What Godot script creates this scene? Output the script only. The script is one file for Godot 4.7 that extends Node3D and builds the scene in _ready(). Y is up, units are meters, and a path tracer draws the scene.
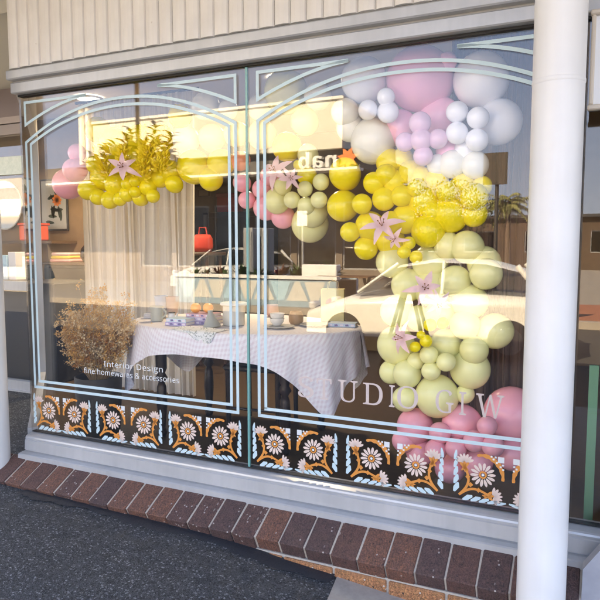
extends Node3D
# A shop window dressed with balloons, seen from the footpath. The glass stands in the plane z = 0, x runs right along the street, the street is towards +z.

const FOCAL := 625.0            # focal length in photograph pixels (600 wide)
const PITCH := 5.0
const YAW := 24.7
const EYE := Vector3(0.0, 1.40, 2.65)
var cam_right: Vector3
var cam_up: Vector3
var cam_fwd: Vector3
var rng := RandomNumberGenerator.new()
var taken := {}
var M := {}

func _ready() -> void:
	rng.seed = 7
	# ---- camera
	var cam := Camera3D.new()
	cam.name = "camera"
	add_child(cam)
	cam.position = EYE
	cam.rotation_degrees = Vector3(-PITCH, YAW, 0)
	cam.fov = 2.0 * rad_to_deg(atan(300.0 / FOCAL))
	cam.near = 0.05
	cam.far = 600.0
	cam.current = true
	cam_right = cam.transform.basis.x
	cam_up = cam.transform.basis.y
	cam_fwd = -cam.transform.basis.z
	# ---- sky, sun, exposure
	var env := Environment.new()
	env.background_mode = Environment.BG_SKY
	var sky := ProceduralSkyMaterial.new()
	sky.sky_top_color = Color(0.46, 0.58, 0.78)
	sky.sky_horizon_color = Color(0.83, 0.85, 0.88)
	sky.sky_curve = 0.18
	sky.ground_horizon_color = Color(0.45, 0.44, 0.42)
	sky.ground_bottom_color = Color(0.3, 0.29, 0.28)
	sky.sun_angle_max = 20.0
	env.sky = Sky.new()
	env.sky.sky_material = sky
	env.background_energy_multiplier = 0.5
	env.tonemap_mode = Environment.TONE_MAPPER_LINEAR
	env.tonemap_exposure = 12.5
	env.sdfgi_enabled = true
	env.ssao_enabled = true
	env.ssil_enabled = true
	var we := WorldEnvironment.new()
	we.name = "environment"
	we.environment = env
	add_child(we)
	var sun := DirectionalLight3D.new()
	sun.name = "sun"
	add_child(sun)
	sun.light_energy = 1.6
	sun.light_color = Color(1.0, 0.90, 0.74)
	sun.light_angular_distance = 0.5
	sun.shadow_enabled = true
	sun.look_at_from_position(Vector3(-3.0, 6.2, -7.0), Vector3.ZERO)   # it stands behind the shop, so the footpath lies in shade
	make_materials()
	# ---- the setting
	build_ground()
	build_shop()
	build_recess()
	build_street()
	# ---- things
	build_window_print()
	build_room()
	build_table()
	build_bouquet()
	build_garland()
	build_flowers()
	build_opposite()

# ---------------------------------------------------------------- mesh builder
class MB:
	var v := PackedVector3Array()
	var n := PackedVector3Array()
	var t := PackedVector2Array()
	var c := PackedColorArray()
	var ix := PackedInt32Array()
	var tint := Color(1, 1, 1)

	func tri(a: Vector3, b: Vector3, d: Vector3) -> void:   # counter-clockwise seen from outside
		var nn := (b - a).cross(d - a).normalized()
		var k := v.size()
		for p in [a, b, d]:
			v.append(p); n.append(nn); t.append(Vector2(p.x, p.y)); c.append(tint)
		ix.append_array(PackedInt32Array([k, k + 2, k + 1]))

	func quad(a: Vector3, b: Vector3, d: Vector3, e: Vector3, ua := Vector2(0, 1), ub := Vector2(1, 1), ud := Vector2(1, 0), ue := Vector2(0, 0)) -> void:
		var nn := (d - a).cross(e - b).normalized()
		var k := v.size()
		v.append_array(PackedVector3Array([a, b, d, e]))
		n.append_array(PackedVector3Array([nn, nn, nn, nn]))
		t.append_array(PackedVector2Array([ua, ub, ud, ue]))
		c.append_array(PackedColorArray([tint, tint, tint, tint]))
		ix.append_array(PackedInt32Array([k, k + 2, k + 1, k, k + 3, k + 2]))

	func box(lo: Vector3, hi: Vector3, T := Transform3D()) -> MB:
		return bevel((hi - lo), 0.0, T * Transform3D(Basis(), (lo + hi) / 2))

	func bevel(size: Vector3, b: float, T := Transform3D()) -> MB:
		var h := size / 2
		var P := func(x: float, y: float, z: float, k: int) -> Vector3:   # the corner with axis k at full reach
			var q := Vector3(x * (h.x - b), y * (h.y - b), z * (h.z - b))
			if k == 0: q.x = x * h.x
			elif k == 1: q.y = y * h.y
			else: q.z = z * h.z
			return T * q
		for s in [-1.0, 1.0]:
			var f := [[-s, -1, -s, 1, s, 1, s, -1]]
			# x faces, y faces, z faces
			var qx := [P.call(s, -1, s, 0), P.call(s, -1, -s, 0), P.call(s, 1, -s, 0), P.call(s, 1, s, 0)]
			quad(qx[0], qx[1], qx[2], qx[3])
			var qy := [P.call(-s, s, 1, 1), P.call(s, s, 1, 1), P.call(s, s, -1, 1), P.call(-s, s, -1, 1)]
			quad(qy[0], qy[1], qy[2], qy[3])
			var qz := [P.call(-s, -1, s, 2), P.call(s, -1, s, 2), P.call(s, 1, s, 2), P.call(-s, 1, s, 2)]
			quad(qz[0], qz[1], qz[2], qz[3])
		if b > 0.0:
			for s in [-1.0, 1.0]:
				for r in [-1.0, 1.0]:
					out4(P.call(s, r, -1, 0), P.call(s, r, 1, 0), P.call(s, r, 1, 1), P.call(s, r, -1, 1), T)
					out4(P.call(s, -1, r, 0), P.call(s, 1, r, 0), P.call(s, 1, r, 2), P.call(s, -1, r, 2), T)
					out4(P.call(-1, s, r, 1), P.call(1, s, r, 1), P.call(1, s, r, 2), P.call(-1, s, r, 2), T)
					for q in [-1.0, 1.0]:
						var a: Vector3 = P.call(s, r, q, 0)
						var d: Vector3 = P.call(s, r, q, 1)
						var e: Vector3 = P.call(s, r, q, 2)
						if (d - a).cross(e - a).dot(a - T.origin) > 0: tri(a, d, e)
						else: tri(a, e, d)
		return self

	func out4(a: Vector3, b: Vector3, d: Vector3, e: Vector3, T: Transform3D) -> void:
		if (d - a).cross(e - b).dot((a + d) / 2 - T.origin) > 0: quad(a, b, d, e)
		else: quad(a, e, d, b)

	func grid(rows: Array, wrap := false, us := 1.0, vs := 1.0) -> MB:   # rows of PackedVector3Array, smooth, normal = along columns x along rows
		var R := rows.size()
		var C: int = rows[0].size()
		var k := v.size()
		for i in R:
			for j in C:
				var p: Vector3 = rows[i][j]
				var j0 := (j - 1 + C - 1) % (C - 1) if wrap else maxi(j - 1, 0)
				var j1 := (j + 1) % (C - 1) if wrap else mini(j + 1, C - 1)
				if wrap and j == C - 1:
					j0 = C - 2
					j1 = 1
				var i0 := maxi(i - 1, 0)
				var i1 := mini(i + 1, R - 1)
				var du: Vector3 = rows[i][j1] - rows[i][j0]
				if du.length() < 1e-7:
					var other := 1 if i == 0 else R - 2
					du = rows[other][j1] - rows[other][j0]
				var dv: Vector3 = rows[i1][j] - rows[i0][j]
				v.append(p); n.append(du.cross(dv).normalized()); c.append(tint)
				t.append(Vector2(us * j / (C - 1), vs * i / (R - 1)))
		for i in R - 1:
			for j in C - 1:
				var a := k + i * C + j
				ix.append_array(PackedInt32Array([a, a + C + 1, a + 1, a, a + C, a + C + 1]))
		return self

	func lathe(profile: Array, seg: int, T := Transform3D()) -> MB:   # Vector2(radius, height) from the bottom up
		var rows := []
		for q in profile:
			var row := PackedVector3Array()
			for j in seg + 1:
				var a := TAU * j / seg
				row.append(T * Vector3(q.x * cos(a), q.y, -q.x * sin(a)))
			rows.append(row)
		return grid(rows, true)

	func tube(path: Array, radii: Array, seg := 6) -> MB:
		var rows := []
		var side := Vector3.ZERO
		for i in path.size():
			var d: Vector3 = (path[mini(i + 1, path.size() - 1)] - path[maxi(i - 1, 0)]).normalized()
			if side == Vector3.ZERO:
				side = d.cross(Vector3(0.3, 0.2, 1).normalized()).normalized()
				if side.length() < 0.1: side = d.cross(Vector3.RIGHT).normalized()
			side = (side - d * side.dot(d)).normalized()
			var up := side.cross(d)
			var row := PackedVector3Array()
			for j in seg + 1:
				var a := TAU * j / seg
				row.append(path[i] + (side * cos(a) - up * sin(a)) * float(radii[mini(i, radii.size() - 1)]))
			rows.append(row)
		return grid(rows, true)

	func extrude_x(section: Array, x0: float, x1: float) -> MB:   # Vector2(z, y), counter-clockwise seen from +x with z to the left... order is checked
		var area := 0.0
		for i in section.size():
			var a: Vector2 = section[i]
			var b: Vector2 = section[(i + 1) % section.size()]
			area += a.x * b.y - b.x * a.y
		var s := section.duplicate()
		if area < 0: s.reverse()
		for i in s.size():
			var a: Vector2 = s[i]
			var b: Vector2 = s[(i + 1) % s.size()]
			quad(Vector3(x0, b.y, b.x), Vector3(x0, a.y, a.x), Vector3(x1, a.y, a.x), Vector3(x1, b.y, b.x))
		var pts := PackedVector2Array(s)
		var tr := Geometry2D.triangulate_polygon(pts)
		for i in range(0, tr.size(), 3):
			var q := [pts[tr[i]], pts[tr[i + 1]], pts[tr[i + 2]]]
			if (q[1] - q[0]).cross(q[2] - q[0]) < 0: q = [q[0], q[2], q[1]]
			tri(Vector3(x0, q[0].y, q[0].x), Vector3(x0, q[1].y, q[1].x), Vector3(x0, q[2].y, q[2].x))
			tri(Vector3(x1, q[0].y, q[0].x), Vector3(x1, q[2].y, q[2].x), Vector3(x1, q[1].y, q[1].x))
		return self

	func flat(poly: Array, z := 0.0) -> MB:   # a flat polygon of Vector2 facing +z
		var pts := PackedVector2Array(poly)
		var tr := Geometry2D.triangulate_polygon(pts)
		for i in range(0, tr.size(), 3):
			var q := [pts[tr[i]], pts[tr[i + 1]], pts[tr[i + 2]]]
			if (q[1] - q[0]).cross(q[2] - q[0]) < 0: q = [q[0], q[2], q[1]]
			tri(Vector3(q[0].x, q[0].y, z), Vector3(q[1].x, q[1].y, z), Vector3(q[2].x, q[2].y, z))
		return self

	func ribbon(path: Array, w: float, z := 0.0) -> MB:   # a flat strip along Vector2 points, mitred
		var l := []
		var r := []
		for i in path.size():
			var a: Vector2 = path[maxi(i - 1, 0)]
			var b: Vector2 = path[i]
			var d: Vector2 = path[mini(i + 1, path.size() - 1)]
			var d0 := (b - a).normalized() if i > 0 else (d - b).normalized()
			var d1 := (d - b).normalized() if i < path.size() - 1 else d0
			var m := (d0 + d1).normalized()
			var nn := Vector2(-m.y, m.x) * (w / 2 / maxf(0.35, m.dot(d0)))
			l.append(b + nn); r.append(b - nn)
		for i in path.size() - 1:
			quad(Vector3(r[i].x, r[i].y, z), Vector3(r[i + 1].x, r[i + 1].y, z), Vector3(l[i + 1].x, l[i + 1].y, z), Vector3(l[i].x, l[i].y, z))
		return self

	func mesh(m: Material = null) -> ArrayMesh:
		var a := []
		a.resize(Mesh.ARRAY_MAX)
		a[Mesh.ARRAY_VERTEX] = v
		a[Mesh.ARRAY_NORMAL] = n
		a[Mesh.ARRAY_TEX_UV] = t
		a[Mesh.ARRAY_COLOR] = c
		a[Mesh.ARRAY_INDEX] = ix
		var out := ArrayMesh.new()
		out.add_surface_from_arrays(Mesh.PRIMITIVE_TRIANGLES, a)
		if m: out.surface_set_material(0, m)
		return out

# ---------------------------------------------------------------- placing
func sight(px: float, py: float) -> Vector3:
	return (cam_fwd * FOCAL + cam_right * (px - 300.0) + cam_up * (300.0 - py)).normalized()

func at(px: float, py: float, z: float) -> Vector3:          # the photograph's pixel on the plane z
	var d := sight(px, py)
	return EYE + d * ((z - EYE.z) / d.z)

func on(px: float, py: float, y: float) -> Vector3:          # ... on the plane y
	var d := sight(px, py)
	return EYE + d * ((y - EYE.y) / d.y)

func mirrored(px: float, py: float, z: float) -> Vector3:    # what the glass reflects at that pixel, at the distance z across the street
	var p := at(px, py, -z)
	return Vector3(p.x, p.y, z)

func size_at(p: Vector3, px: float) -> float:
	return px * (p - EYE).dot(cam_fwd) / FOCAL

# ---------------------------------------------------------------- scene nodes
func numbered(called: String) -> String:
	var k: int = taken.get(called, 0)
	taken[called] = k + 1
	return called if k == 0 else "%s_%03d" % [called, k]

func tag(o: Node, label: String, category: String, group := "") -> Node:
	o.set_meta("label", label)
	o.set_meta("category", category)
	if group: o.set_meta("group", group)
	return o

func thing(called: String, label: String, category: String, where := Vector3.ZERO, turn := 0.0, group := "") -> Node3D:
	var o := Node3D.new()
	o.name = numbered(called)
	add_child(o, true)
	o.position = where
	o.rotation.y = turn
	tag(o, label, category, group)
	return o

func obj(called: String, mb, m: Material, parent: Node = null, where := Transform3D()) -> MeshInstance3D:
	var o := MeshInstance3D.new()
	o.mesh = mb.mesh() if mb is MB else mb
	o.material_override = m
	o.transform = where
	o.name = numbered(called) if parent == null else called
	(parent if parent else self).add_child(o, true)
	return o

func struct(called: String, mb, m: Material) -> MeshInstance3D:
	var o := obj(called, mb, m)
	o.set_meta("kind", "structure")
	return o

func copy_of(o: Node3D, where: Transform3D, label := "") -> Node3D:
	var k := o.duplicate()
	k.name = numbered(String(o.name).rstrip("0123456789").trim_suffix("_"))
	add_child(k, true)
	k.transform = where
	if label: k.set_meta("label", label)
	return k

# ---------------------------------------------------------------- materials
func lin(r: float, g: float, b: float, a := 1.0) -> Color:
	var c := Color(r, g, b).linear_to_srgb()
	c.a = a
	return c

func mat(c: Color, rough := 0.6, metal := 0.0) -> StandardMaterial3D:
	var m := StandardMaterial3D.new()
	m.albedo_color = c
	m.roughness = rough
	m.metallic = metal
	return m

func noise(kind: int, freq: float, sd: int, octaves := 4) -> FastNoiseLite:
	var f := FastNoiseLite.new()
	f.noise_type = kind
	f.frequency = freq
	f.seed = sd
	f.fractal_octaves = octaves
	return f

func gray(f: FastNoiseLite, n := 512) -> Image:
	return f.get_seamless_image(n, n)

func blend_tex(n: int, pick: Callable) -> ImageTexture:
	var im := Image.create(n, n, false, Image.FORMAT_RGB8)
	for y in n:
		for x in n:
			im.set_pixel(x, y, pick.call(x, y))
	return ImageTexture.create_from_image(im)

func tex_of(im: Image) -> ImageTexture:
	return ImageTexture.create_from_image(im)

func planar(m: StandardMaterial3D, per_metre: float, world := true) -> StandardMaterial3D:
	m.uv1_triplanar = true
	m.uv1_world_triplanar = world
	m.uv1_scale = Vector3.ONE * per_metre
	return m

func mottled(a: Color, b: Color, freq: float, per_metre: float, rough: float, sd: int, relief := 0.0, n := 256) -> StandardMaterial3D:
	var f1 := gray(noise(FastNoiseLite.TYPE_SIMPLEX_SMOOTH, freq, sd), n)
	var f2 := gray(noise(FastNoiseLite.TYPE_VALUE, freq * 7.0, sd + 1, 2), n)
	var m := mat(Color.WHITE, rough)
	m.albedo_texture = blend_tex(n, func(x, y): return a.lerp(b, clampf(f1.get_pixel(x, y).r * 0.75 + f2.get_pixel(x, y).r * 0.5 - 0.12, 0, 1)))
	if relief > 0.0:
		m.heightmap_enabled = true
		m.heightmap_texture = tex_of(f2)
		m.heightmap_scale = relief
	return planar(m, per_metre)

func make_materials() -> void:
	# painted metal and white posts carry faint marks
	M.post = scuffed(lin(0.70, 0.69, 0.665), lin(0.60, 0.585, 0.555), lin(0.30, 0.27, 0.23), 0.38, 3, 0.9)
	M.frame = scuffed(lin(0.46, 0.465, 0.47), lin(0.36, 0.365, 0.37), lin(0.20, 0.19, 0.17), 0.34, 5, 1.1)
	M.frame.metallic = 0.25
	M.cladding = scuffed(lin(0.64, 0.615, 0.575), lin(0.55, 0.525, 0.485), lin(0.30, 0.25, 0.2), 0.55, 8, 1.3)
	M.groove = mat(lin(0.40, 0.36, 0.32), 0.8)
	M.gasket = mat(lin(0.012, 0.012, 0.013), 0.6)
	M.vinyl = mat(lin(0.46, 0.58, 0.61), 0.5)
	M.vinyl_white = mat(lin(0.60, 0.62, 0.62), 0.5)
	M.vinyl_pale = mat(lin(0.62, 0.50, 0.43), 0.5)
	M.vinyl_orange = mat(lin(0.58, 0.23, 0.04), 0.5)
	M.lettering = mat(lin(0.50, 0.42, 0.39), 0.5)
	M.glass_edge = mat(lin(0.14, 0.32, 0.30), 0.25)
	var g := mat(Color(0.85, 0.93, 0.9, 0.002), 0.0)
	g.transparency = BaseMaterial3D.TRANSPARENCY_ALPHA
	M.glass = g
	# asphalt with pale and dark chippings
	var base := gray(noise(FastNoiseLite.TYPE_SIMPLEX_SMOOTH, 0.008, 11), 1024)
	var cell := noise(FastNoiseLite.TYPE_CELLULAR, 0.085, 12, 1)
	cell.cellular_return_type = FastNoiseLite.RETURN_CELL_VALUE
	var chips := gray(cell, 1024)
	var edge := noise(FastNoiseLite.TYPE_CELLULAR, 0.085, 12, 1)
	edge.cellular_return_type = FastNoiseLite.RETURN_DISTANCE
	var round_ := gray(edge, 1024)
	var grit := gray(noise(FastNoiseLite.TYPE_VALUE, 0.3, 13, 2), 1024)
	var fc := noise(FastNoiseLite.TYPE_CELLULAR, 0.17, 15, 1)
	fc.cellular_return_type = FastNoiseLite.RETURN_CELL_VALUE
	var fine := gray(fc, 1024)
	fc.cellular_return_type = FastNoiseLite.RETURN_DISTANCE
	var fine_d := gray(fc, 1024)
	var asp := mat(Color.WHITE, 0.82)
	asp.albedo_texture = blend_tex(1024, func(x, y):
		var b := base.get_pixel(x, y).r
		var ch := chips.get_pixel(x, y).r
		var inside := 1.0 if round_.get_pixel(x, y).r < 0.42 else 0.0
		var g2 := fine.get_pixel(x, y).r
		var k := 0.042 + 0.022 * b + 0.042 * (grit.get_pixel(x, y).r - 0.5)
		if ch > 0.86: k += inside * (ch - 0.84) * 1.3
		elif ch < 0.30: k -= inside * 0.035
		if fine_d.get_pixel(x, y).r < 0.5:
			if g2 > 0.9: k += (g2 - 0.88) * 1.2
			elif g2 < 0.25: k -= 0.03
		k = clampf(k, 0.014, 0.45)
		return lin(k * 0.98, k, k * 1.05))
	asp.heightmap_enabled = true
	asp.heightmap_texture = tex_of(fine_d)
	asp.heightmap_scale = 0.45
	M.asphalt = planar(asp, 1.25)
	M.concrete = mottled(lin(0.40, 0.355, 0.30), lin(0.30, 0.265, 0.225), 0.02, 1.4, 0.85, 21, 0.06, 512)
	M.mortar = mottled(lin(0.46, 0.41, 0.34), lin(0.34, 0.30, 0.25), 0.05, 3.0, 0.9, 23, 0.05)
	M.bricks = []
	var tones := [[lin(0.105, 0.053, 0.042), lin(0.065, 0.037, 0.032)], [lin(0.115, 0.055, 0.040), lin(0.07, 0.038, 0.032)], [lin(0.088, 0.048, 0.041), lin(0.058, 0.036, 0.033)], [lin(0.105, 0.054, 0.042), lin(0.15, 0.066, 0.038)]]
	for i in tones.size():
		M.bricks.append(speckled(tones[i][0], tones[i][1], 31 + i))
	M.brick_orange = speckled(lin(0.36, 0.17, 0.065), lin(0.26, 0.115, 0.05), 41)
	M.brick_brown = speckled(lin(0.24, 0.105, 0.05), lin(0.16, 0.075, 0.045), 43)

func scuffed(a: Color, b: Color, mark: Color, rough: float, sd: int, per_metre: float) -> StandardMaterial3D:
	# paint with broad uneven tone, faint runs and a few small scuffs
	var f1 := gray(noise(FastNoiseLite.TYPE_SIMPLEX_SMOOTH, 0.006, sd), 512)
	var f2 := gray(noise(FastNoiseLite.TYPE_VALUE, 0.09, sd + 1, 3), 512)
	var cell := noise(FastNoiseLite.TYPE_CELLULAR, 0.16, sd + 2, 1)
	cell.cellular_return_type = FastNoiseLite.RETURN_CELL_VALUE
	var f3 := gray(cell, 512)
	cell.cellular_return_type = FastNoiseLite.RETURN_DISTANCE
	var f4 := gray(cell, 512)
	var m := mat(Color.WHITE, rough)
	m.albedo_texture = blend_tex(512, func(x, y):
		var run := f2.get_pixel(x, (y / 12) % 512).r
		var col := a.lerp(b, clampf(f1.get_pixel(x, y).r * 0.8 + run * 0.45 - 0.15, 0, 1))
		if f3.get_pixel(x, y).r > 0.9985 and f4.get_pixel(x, y).r < 0.2 + 0.3 * f2.get_pixel(x, y).r: col = col.lerp(mark, 0.35)
		return col)
	return planar(m, per_metre)

func speckled(a: Color, b: Color, sd: int) -> StandardMaterial3D:
	var f1 := gray(noise(FastNoiseLite.TYPE_SIMPLEX_SMOOTH, 0.015, sd), 384)
	var f2 := gray(noise(FastNoiseLite.TYPE_VALUE, 0.16, sd + 50, 3), 384)
	var cell := noise(FastNoiseLite.TYPE_CELLULAR, 0.06, sd + 90, 1)
	cell.cellular_return_type = FastNoiseLite.RETURN_CELL_VALUE
	var f3 := gray(cell, 384)
	cell.cellular_return_type = FastNoiseLite.RETURN_DISTANCE
	var f4 := gray(cell, 384)
	var m := mat(Color.WHITE, 0.8)
	m.albedo_texture = blend_tex(384, func(x, y):
		var k := clampf(f1.get_pixel(x, y).r * 1.1 + f2.get_pixel(x, y).r * 0.5 - 0.3, 0, 1)
		var col := a.lerp(b, k)
		var gr := 0.55 + 0.9 * f2.get_pixel(x, y).r
		col = Color(col.r * gr, col.g * gr, col.b * gr)
		var s := f3.get_pixel(x, y).r
		if f4.get_pixel(x, y).r < 0.35:
			if s > 0.985: col = col.lerp(lin(0.6, 0.57, 0.52), 0.8)       # dropped specks of mortar and paint
			elif s < 0.03: col = lin(0.02, 0.015, 0.013)                    # burnt pits
		return col)
	m.heightmap_enabled = true
	m.heightmap_texture = tex_of(f2)
	m.heightmap_scale = 0.4
	return planar(m, 4.2)

# ---------------------------------------------------------------- ground and shop
func path_y(x: float) -> float:            # the footpath falls to the right
	var k := clampf(x, -4.0, 0.8)
	return 0.03 - 0.025 * (k + 1.6) if k < -1.6 else 0.03 - 0.085 * (k + 1.6)

func build_ground() -> void:
	struct("ground", MB.new().box(Vector3(-300, -0.6, -200), Vector3(300, -0.42, 300)), mottled(lin(0.16, 0.15, 0.13), lin(0.10, 0.11, 0.07), 0.01, 0.05, 0.9, 61))
	var rows := []
	for i in 40:
		var z := lerpf(-1.5, 3.5, i / 39.0)
		var row := PackedVector3Array()
		for j in 121:
			var x := lerpf(-12.0, 6.0, j / 120.0)
			row.append(Vector3(x, path_y(x) + 0.004 * sin(x * 3.1 + z * 2.0) * sin(z * 2.7), z))
		rows.append(row)
	rows.reverse()
	struct("footpath", MB.new().grid(rows), M.asphalt)
	rows = []
	for i in 30:
		var z := lerpf(0.235, 3.45, i / 29.0)
		var row := PackedVector3Array()
		for j in 30:
			var x := lerpf(-0.935 + 0.15 * (z - 0.23), 2.4, j / 29.0)
			row.append(Vector3(x, path_y(x) + 0.004 * sin(x * 3.1 + z * 2.0) * sin(z * 2.7) + 0.005, z))
		rows.append(row)
	rows.reverse()
	struct("footpath_slab", MB.new().grid(rows), M.concrete)
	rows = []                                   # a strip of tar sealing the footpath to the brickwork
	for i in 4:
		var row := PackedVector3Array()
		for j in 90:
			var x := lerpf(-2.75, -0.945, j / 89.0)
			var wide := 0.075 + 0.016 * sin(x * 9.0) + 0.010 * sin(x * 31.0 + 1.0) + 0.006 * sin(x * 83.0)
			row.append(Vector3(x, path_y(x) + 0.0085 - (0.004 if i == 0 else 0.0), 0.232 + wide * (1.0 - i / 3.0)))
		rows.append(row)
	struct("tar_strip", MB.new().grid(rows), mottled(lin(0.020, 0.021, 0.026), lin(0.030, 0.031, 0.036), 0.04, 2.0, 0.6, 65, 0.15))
	struct("kerb", MB.new().box(Vector3(-60, -0.4, 3.45), Vector3(60, -0.1, 3.62)), M.concrete)

func build_shop() -> void:
	# --- the window: frames, panes, gasket
	var w := thing("shop_window", "large frameless shop window in white aluminium sill and head, balloons behind it", "window")
	var sill := [Vector2(-0.06, 0.150), Vector2(-0.06, 0.292), Vector2(-0.018, 0.292), Vector2(0.006, 0.288), Vector2(0.036, 0.281), Vector2(0.044, 0.276), Vector2(0.047, 0.268), Vector2(0.047, 0.258), Vector2(0.052, 0.254), Vector2(0.056, 0.200), Vector2(0.050, 0.199), Vector2(0.050, 0.193), Vector2(0.072, 0.193), Vector2(0.098, 0.189), Vector2(0.104, 0.184), Vector2(0.106, 0.158), Vector2(0.100, 0.150)]
	obj("sill_frame", MB.new().extrude_x(sill, -2.985, 1.6), M.frame, w)
	var head := [Vector2(-0.06, 2.25), Vector2(0.050, 2.25), Vector2(0.055, 2.255), Vector2(0.055, 2.303), Vector2(0.050, 2.308), Vector2(0.040, 2.308), Vector2(0.040, 2.318), Vector2(0.078, 2.318), Vector2(0.084, 2.324), Vector2(0.084, 2.363), Vector2(0.078, 2.370), Vector2(-0.06, 2.370)]
	obj("head_frame", MB.new().extrude_x(head, -2.985, 1.6), M.frame, w)
	obj("gasket", MB.new().box(Vector3(-2.98, 2.240, -0.03), Vector3(1.6, 2.2495, 0.012)), M.gasket, w)
	obj("gasket", MB.new().box(Vector3(-2.98, 0.2925, -0.03), Vector3(1.6, 0.298, 0.0)), M.gasket, w)
	for s in [[-2.982, -1.506], [-1.494, -0.052], [-0.030, 1.6]]:
		obj("pane", MB.new().box(Vector3(s[0], 0.298, -0.012), Vector3(s[1], 2.240, -0.002)), M.glass, w)
	obj("pane_joint", MB.new().box(Vector3(-1.5055, 0.299, -0.0125), Vector3(-1.4945, 2.239, -0.0015)), M.glass_edge, w)
	obj("pane_joint", MB.new().box(Vector3(-0.0515, 0.299, -0.045), Vector3(-0.0305, 2.239, 0.004)), M.gasket, w)
	# --- ribbed cladding above
	var cl := thing("ribbed_cladding", "beige vertical ribbed cladding above the shop window", "cladding")
	obj("backing", MB.new().box(Vector3(-2.955, 2.371, -0.06), Vector3(1.6, 3.2, 0.062)), M.groove, cl)
	var rib := MB.new()
	var half := 0.0386
	var sec := [Vector2(-half, 0.0), Vector2(-half, 0.018), Vector2(-half + 0.006, 0.026), Vector2(-0.012, 0.031), Vector2(0.012, 0.031), Vector2(half - 0.006, 0.026), Vector2(half, 0.018), Vector2(half, 0.0)]
	for i in sec.size() - 1:
		rib.quad(Vector3(sec[i].x, 0, sec[i].y), Vector3(sec[i + 1].x, 0, sec[i + 1].y), Vector3(sec[i + 1].x, 0.83, sec[i + 1].y), Vector3(sec[i].x, 0.83, sec[i].y))
	for i in range(1, sec.size() - 1):
		rib.tri(Vector3(sec[0].x, 0, sec[0].y), Vector3(sec[i + 1].x, 0, sec[i + 1].y), Vector3(sec[i].x, 0, sec[i].y))
	var rib_mesh := rib.mesh()
	for k in 58:
		obj("cladding_rib", rib_mesh, M.cladding, cl, Transform3D(Basis(), Vector3(-2.916 + 0.0785 * k, 2.372 + rng.randf_range(-0.0015, 0.0015), 0.0635 + rng.randf_range(-0.0015, 0.0015))))
	# --- sloped brick sill on a course of stretchers
	var bs := thing("brick_sill", "sloping brown brick sill under the shop window", "brick sill")
	var a := deg_to_rad(27.0)
	var along := Vector3(0, -sin(a), cos(a))
	var up := Vector3(0, cos(a), sin(a))
	var slope := Basis(Vector3.RIGHT, up, along)
	var mid := Vector3(0, 0.1235, 0.18)
	obj("mortar", MB.new().bevel(Vector3(3.08, 0.068, 0.196), 0.0, Transform3D(slope, mid - up * 0.0382 - along * 0.0125 + Vector3(-1.51, 0, 0))), M.mortar, bs)
	var brick_meshes := []
	for k in 3: brick_meshes.append(MB.new().bevel(Vector3(0.1150 + 0.001 * (k - 1), 0.076, 0.200), 0.004).mesh())
	for k in range(-18, 8):
		var x := -0.838 + 0.1225 * k - 0.06125
		var turn := Basis(up, rng.randf_range(-0.012, 0.012))
		var m: Material = M.bricks[rng.randi() % 4]
		if k in [1, -9, -10, -14]: m = M.bricks[3]
		obj("brick", brick_meshes[rng.randi() % 3], m, bs, Transform3D(turn * slope, mid - up * (0.038 + rng.randf_range(-0.002, 0.002)) - along * (0.008 + rng.randf_range(-0.004, 0.004)) + Vector3(x, 0, 0)))
	obj("mortar", MB.new().box(Vector3(-3.05, -0.30, 0.02), Vector3(0.03, 0.018, 0.232)), M.mortar, bs)
	var stretcher := MB.new().bevel(Vector3(0.2315, 0.076, 0.11), 0.004).mesh()
	for k in range(-8, 5):
		for r in 3:
			var x := -0.95 + 0.2425 * k + 0.12 + (0.12 if r % 2 else 0.0)
			if x > -0.05: continue
			obj("brick", stretcher, M.brick_orange if (k * 3 + r) % 4 != 1 else M.brick_brown, bs, Transform3D(Basis(Vector3.UP, rng.randf_range(-0.008, 0.008)), Vector3(x, -0.028 - 0.087 * r, 0.186 + rng.randf_range(-0.002, 0.002))))
	# --- the round posts that carry the awning
	post_at(Vector3(-0.109, 0, 0.38), 0.0815, "white round steel post standing before the lettered end of the shop window")
	post_at(Vector3(-3.105, 0, 0.165), 0.085, "white round steel post beside the recessed entry")
	var aw := thing("awning", "flat street awning carried by the white posts over the footpath", "awning")
	obj("soffit", MB.new().box(Vector3(-12, 3.2, -0.06), Vector3(6, 3.26, 2.55)), mat(lin(0.62, 0.61, 0.59), 0.7), aw)
	obj("fascia", MB.new().box(Vector3(-12, 3.12, 2.551), Vector3(6, 3.62, 2.62)), M.cladding, aw)
	# --- the building round the room
	var b := thing("shop_building", "single storey shop building with a flat roof behind the window", "building")
	var wall := mottled(lin(0.26, 0.165, 0.085), lin(0.20, 0.13, 0.07), 0.01, 0.6, 0.8, 71)
	var tan := mottled(lin(0.24, 0.175, 0.11), lin(0.18, 0.13, 0.085), 0.01, 0.6, 0.8, 73)
	var floor_m := timber_floor()
	obj("floor", MB.new().box(Vector3(-7.5, 0.02, -6.2), Vector3(3.0, 0.15, -1.40)), floor_m, b)
	var fl := MB.new()
	fl.flat([Vector2(-2.99, 0.061), Vector2(-4.40, 1.399), Vector2(3.0, 1.399), Vector2(3.0, 0.061)])
	obj("floor", fl, floor_m, b, Transform3D(Basis(Vector3.RIGHT, -PI / 2), Vector3(0, 0.15, 0)))
	obj("wall", MB.new().box(Vector3(-7.5, 0.151, -4.6), Vector3(3.0, 4.3, -4.4)), tan, b)
	obj("wall", MB.new().box(Vector3(-7.7, -0.3, -4.4), Vector3(-7.5, 4.3, -1.36)), wall, b)
	obj("partition", MB.new().box(Vector3(-7.4, 0.151, -2.60), Vector3(-3.75, 2.749, -2.45)), wall, b)
	obj("wall", MB.new().box(Vector3(0.30, 0.151, -4.4), Vector3(0.40, 2.749, -0.07)), tan, b)
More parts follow.
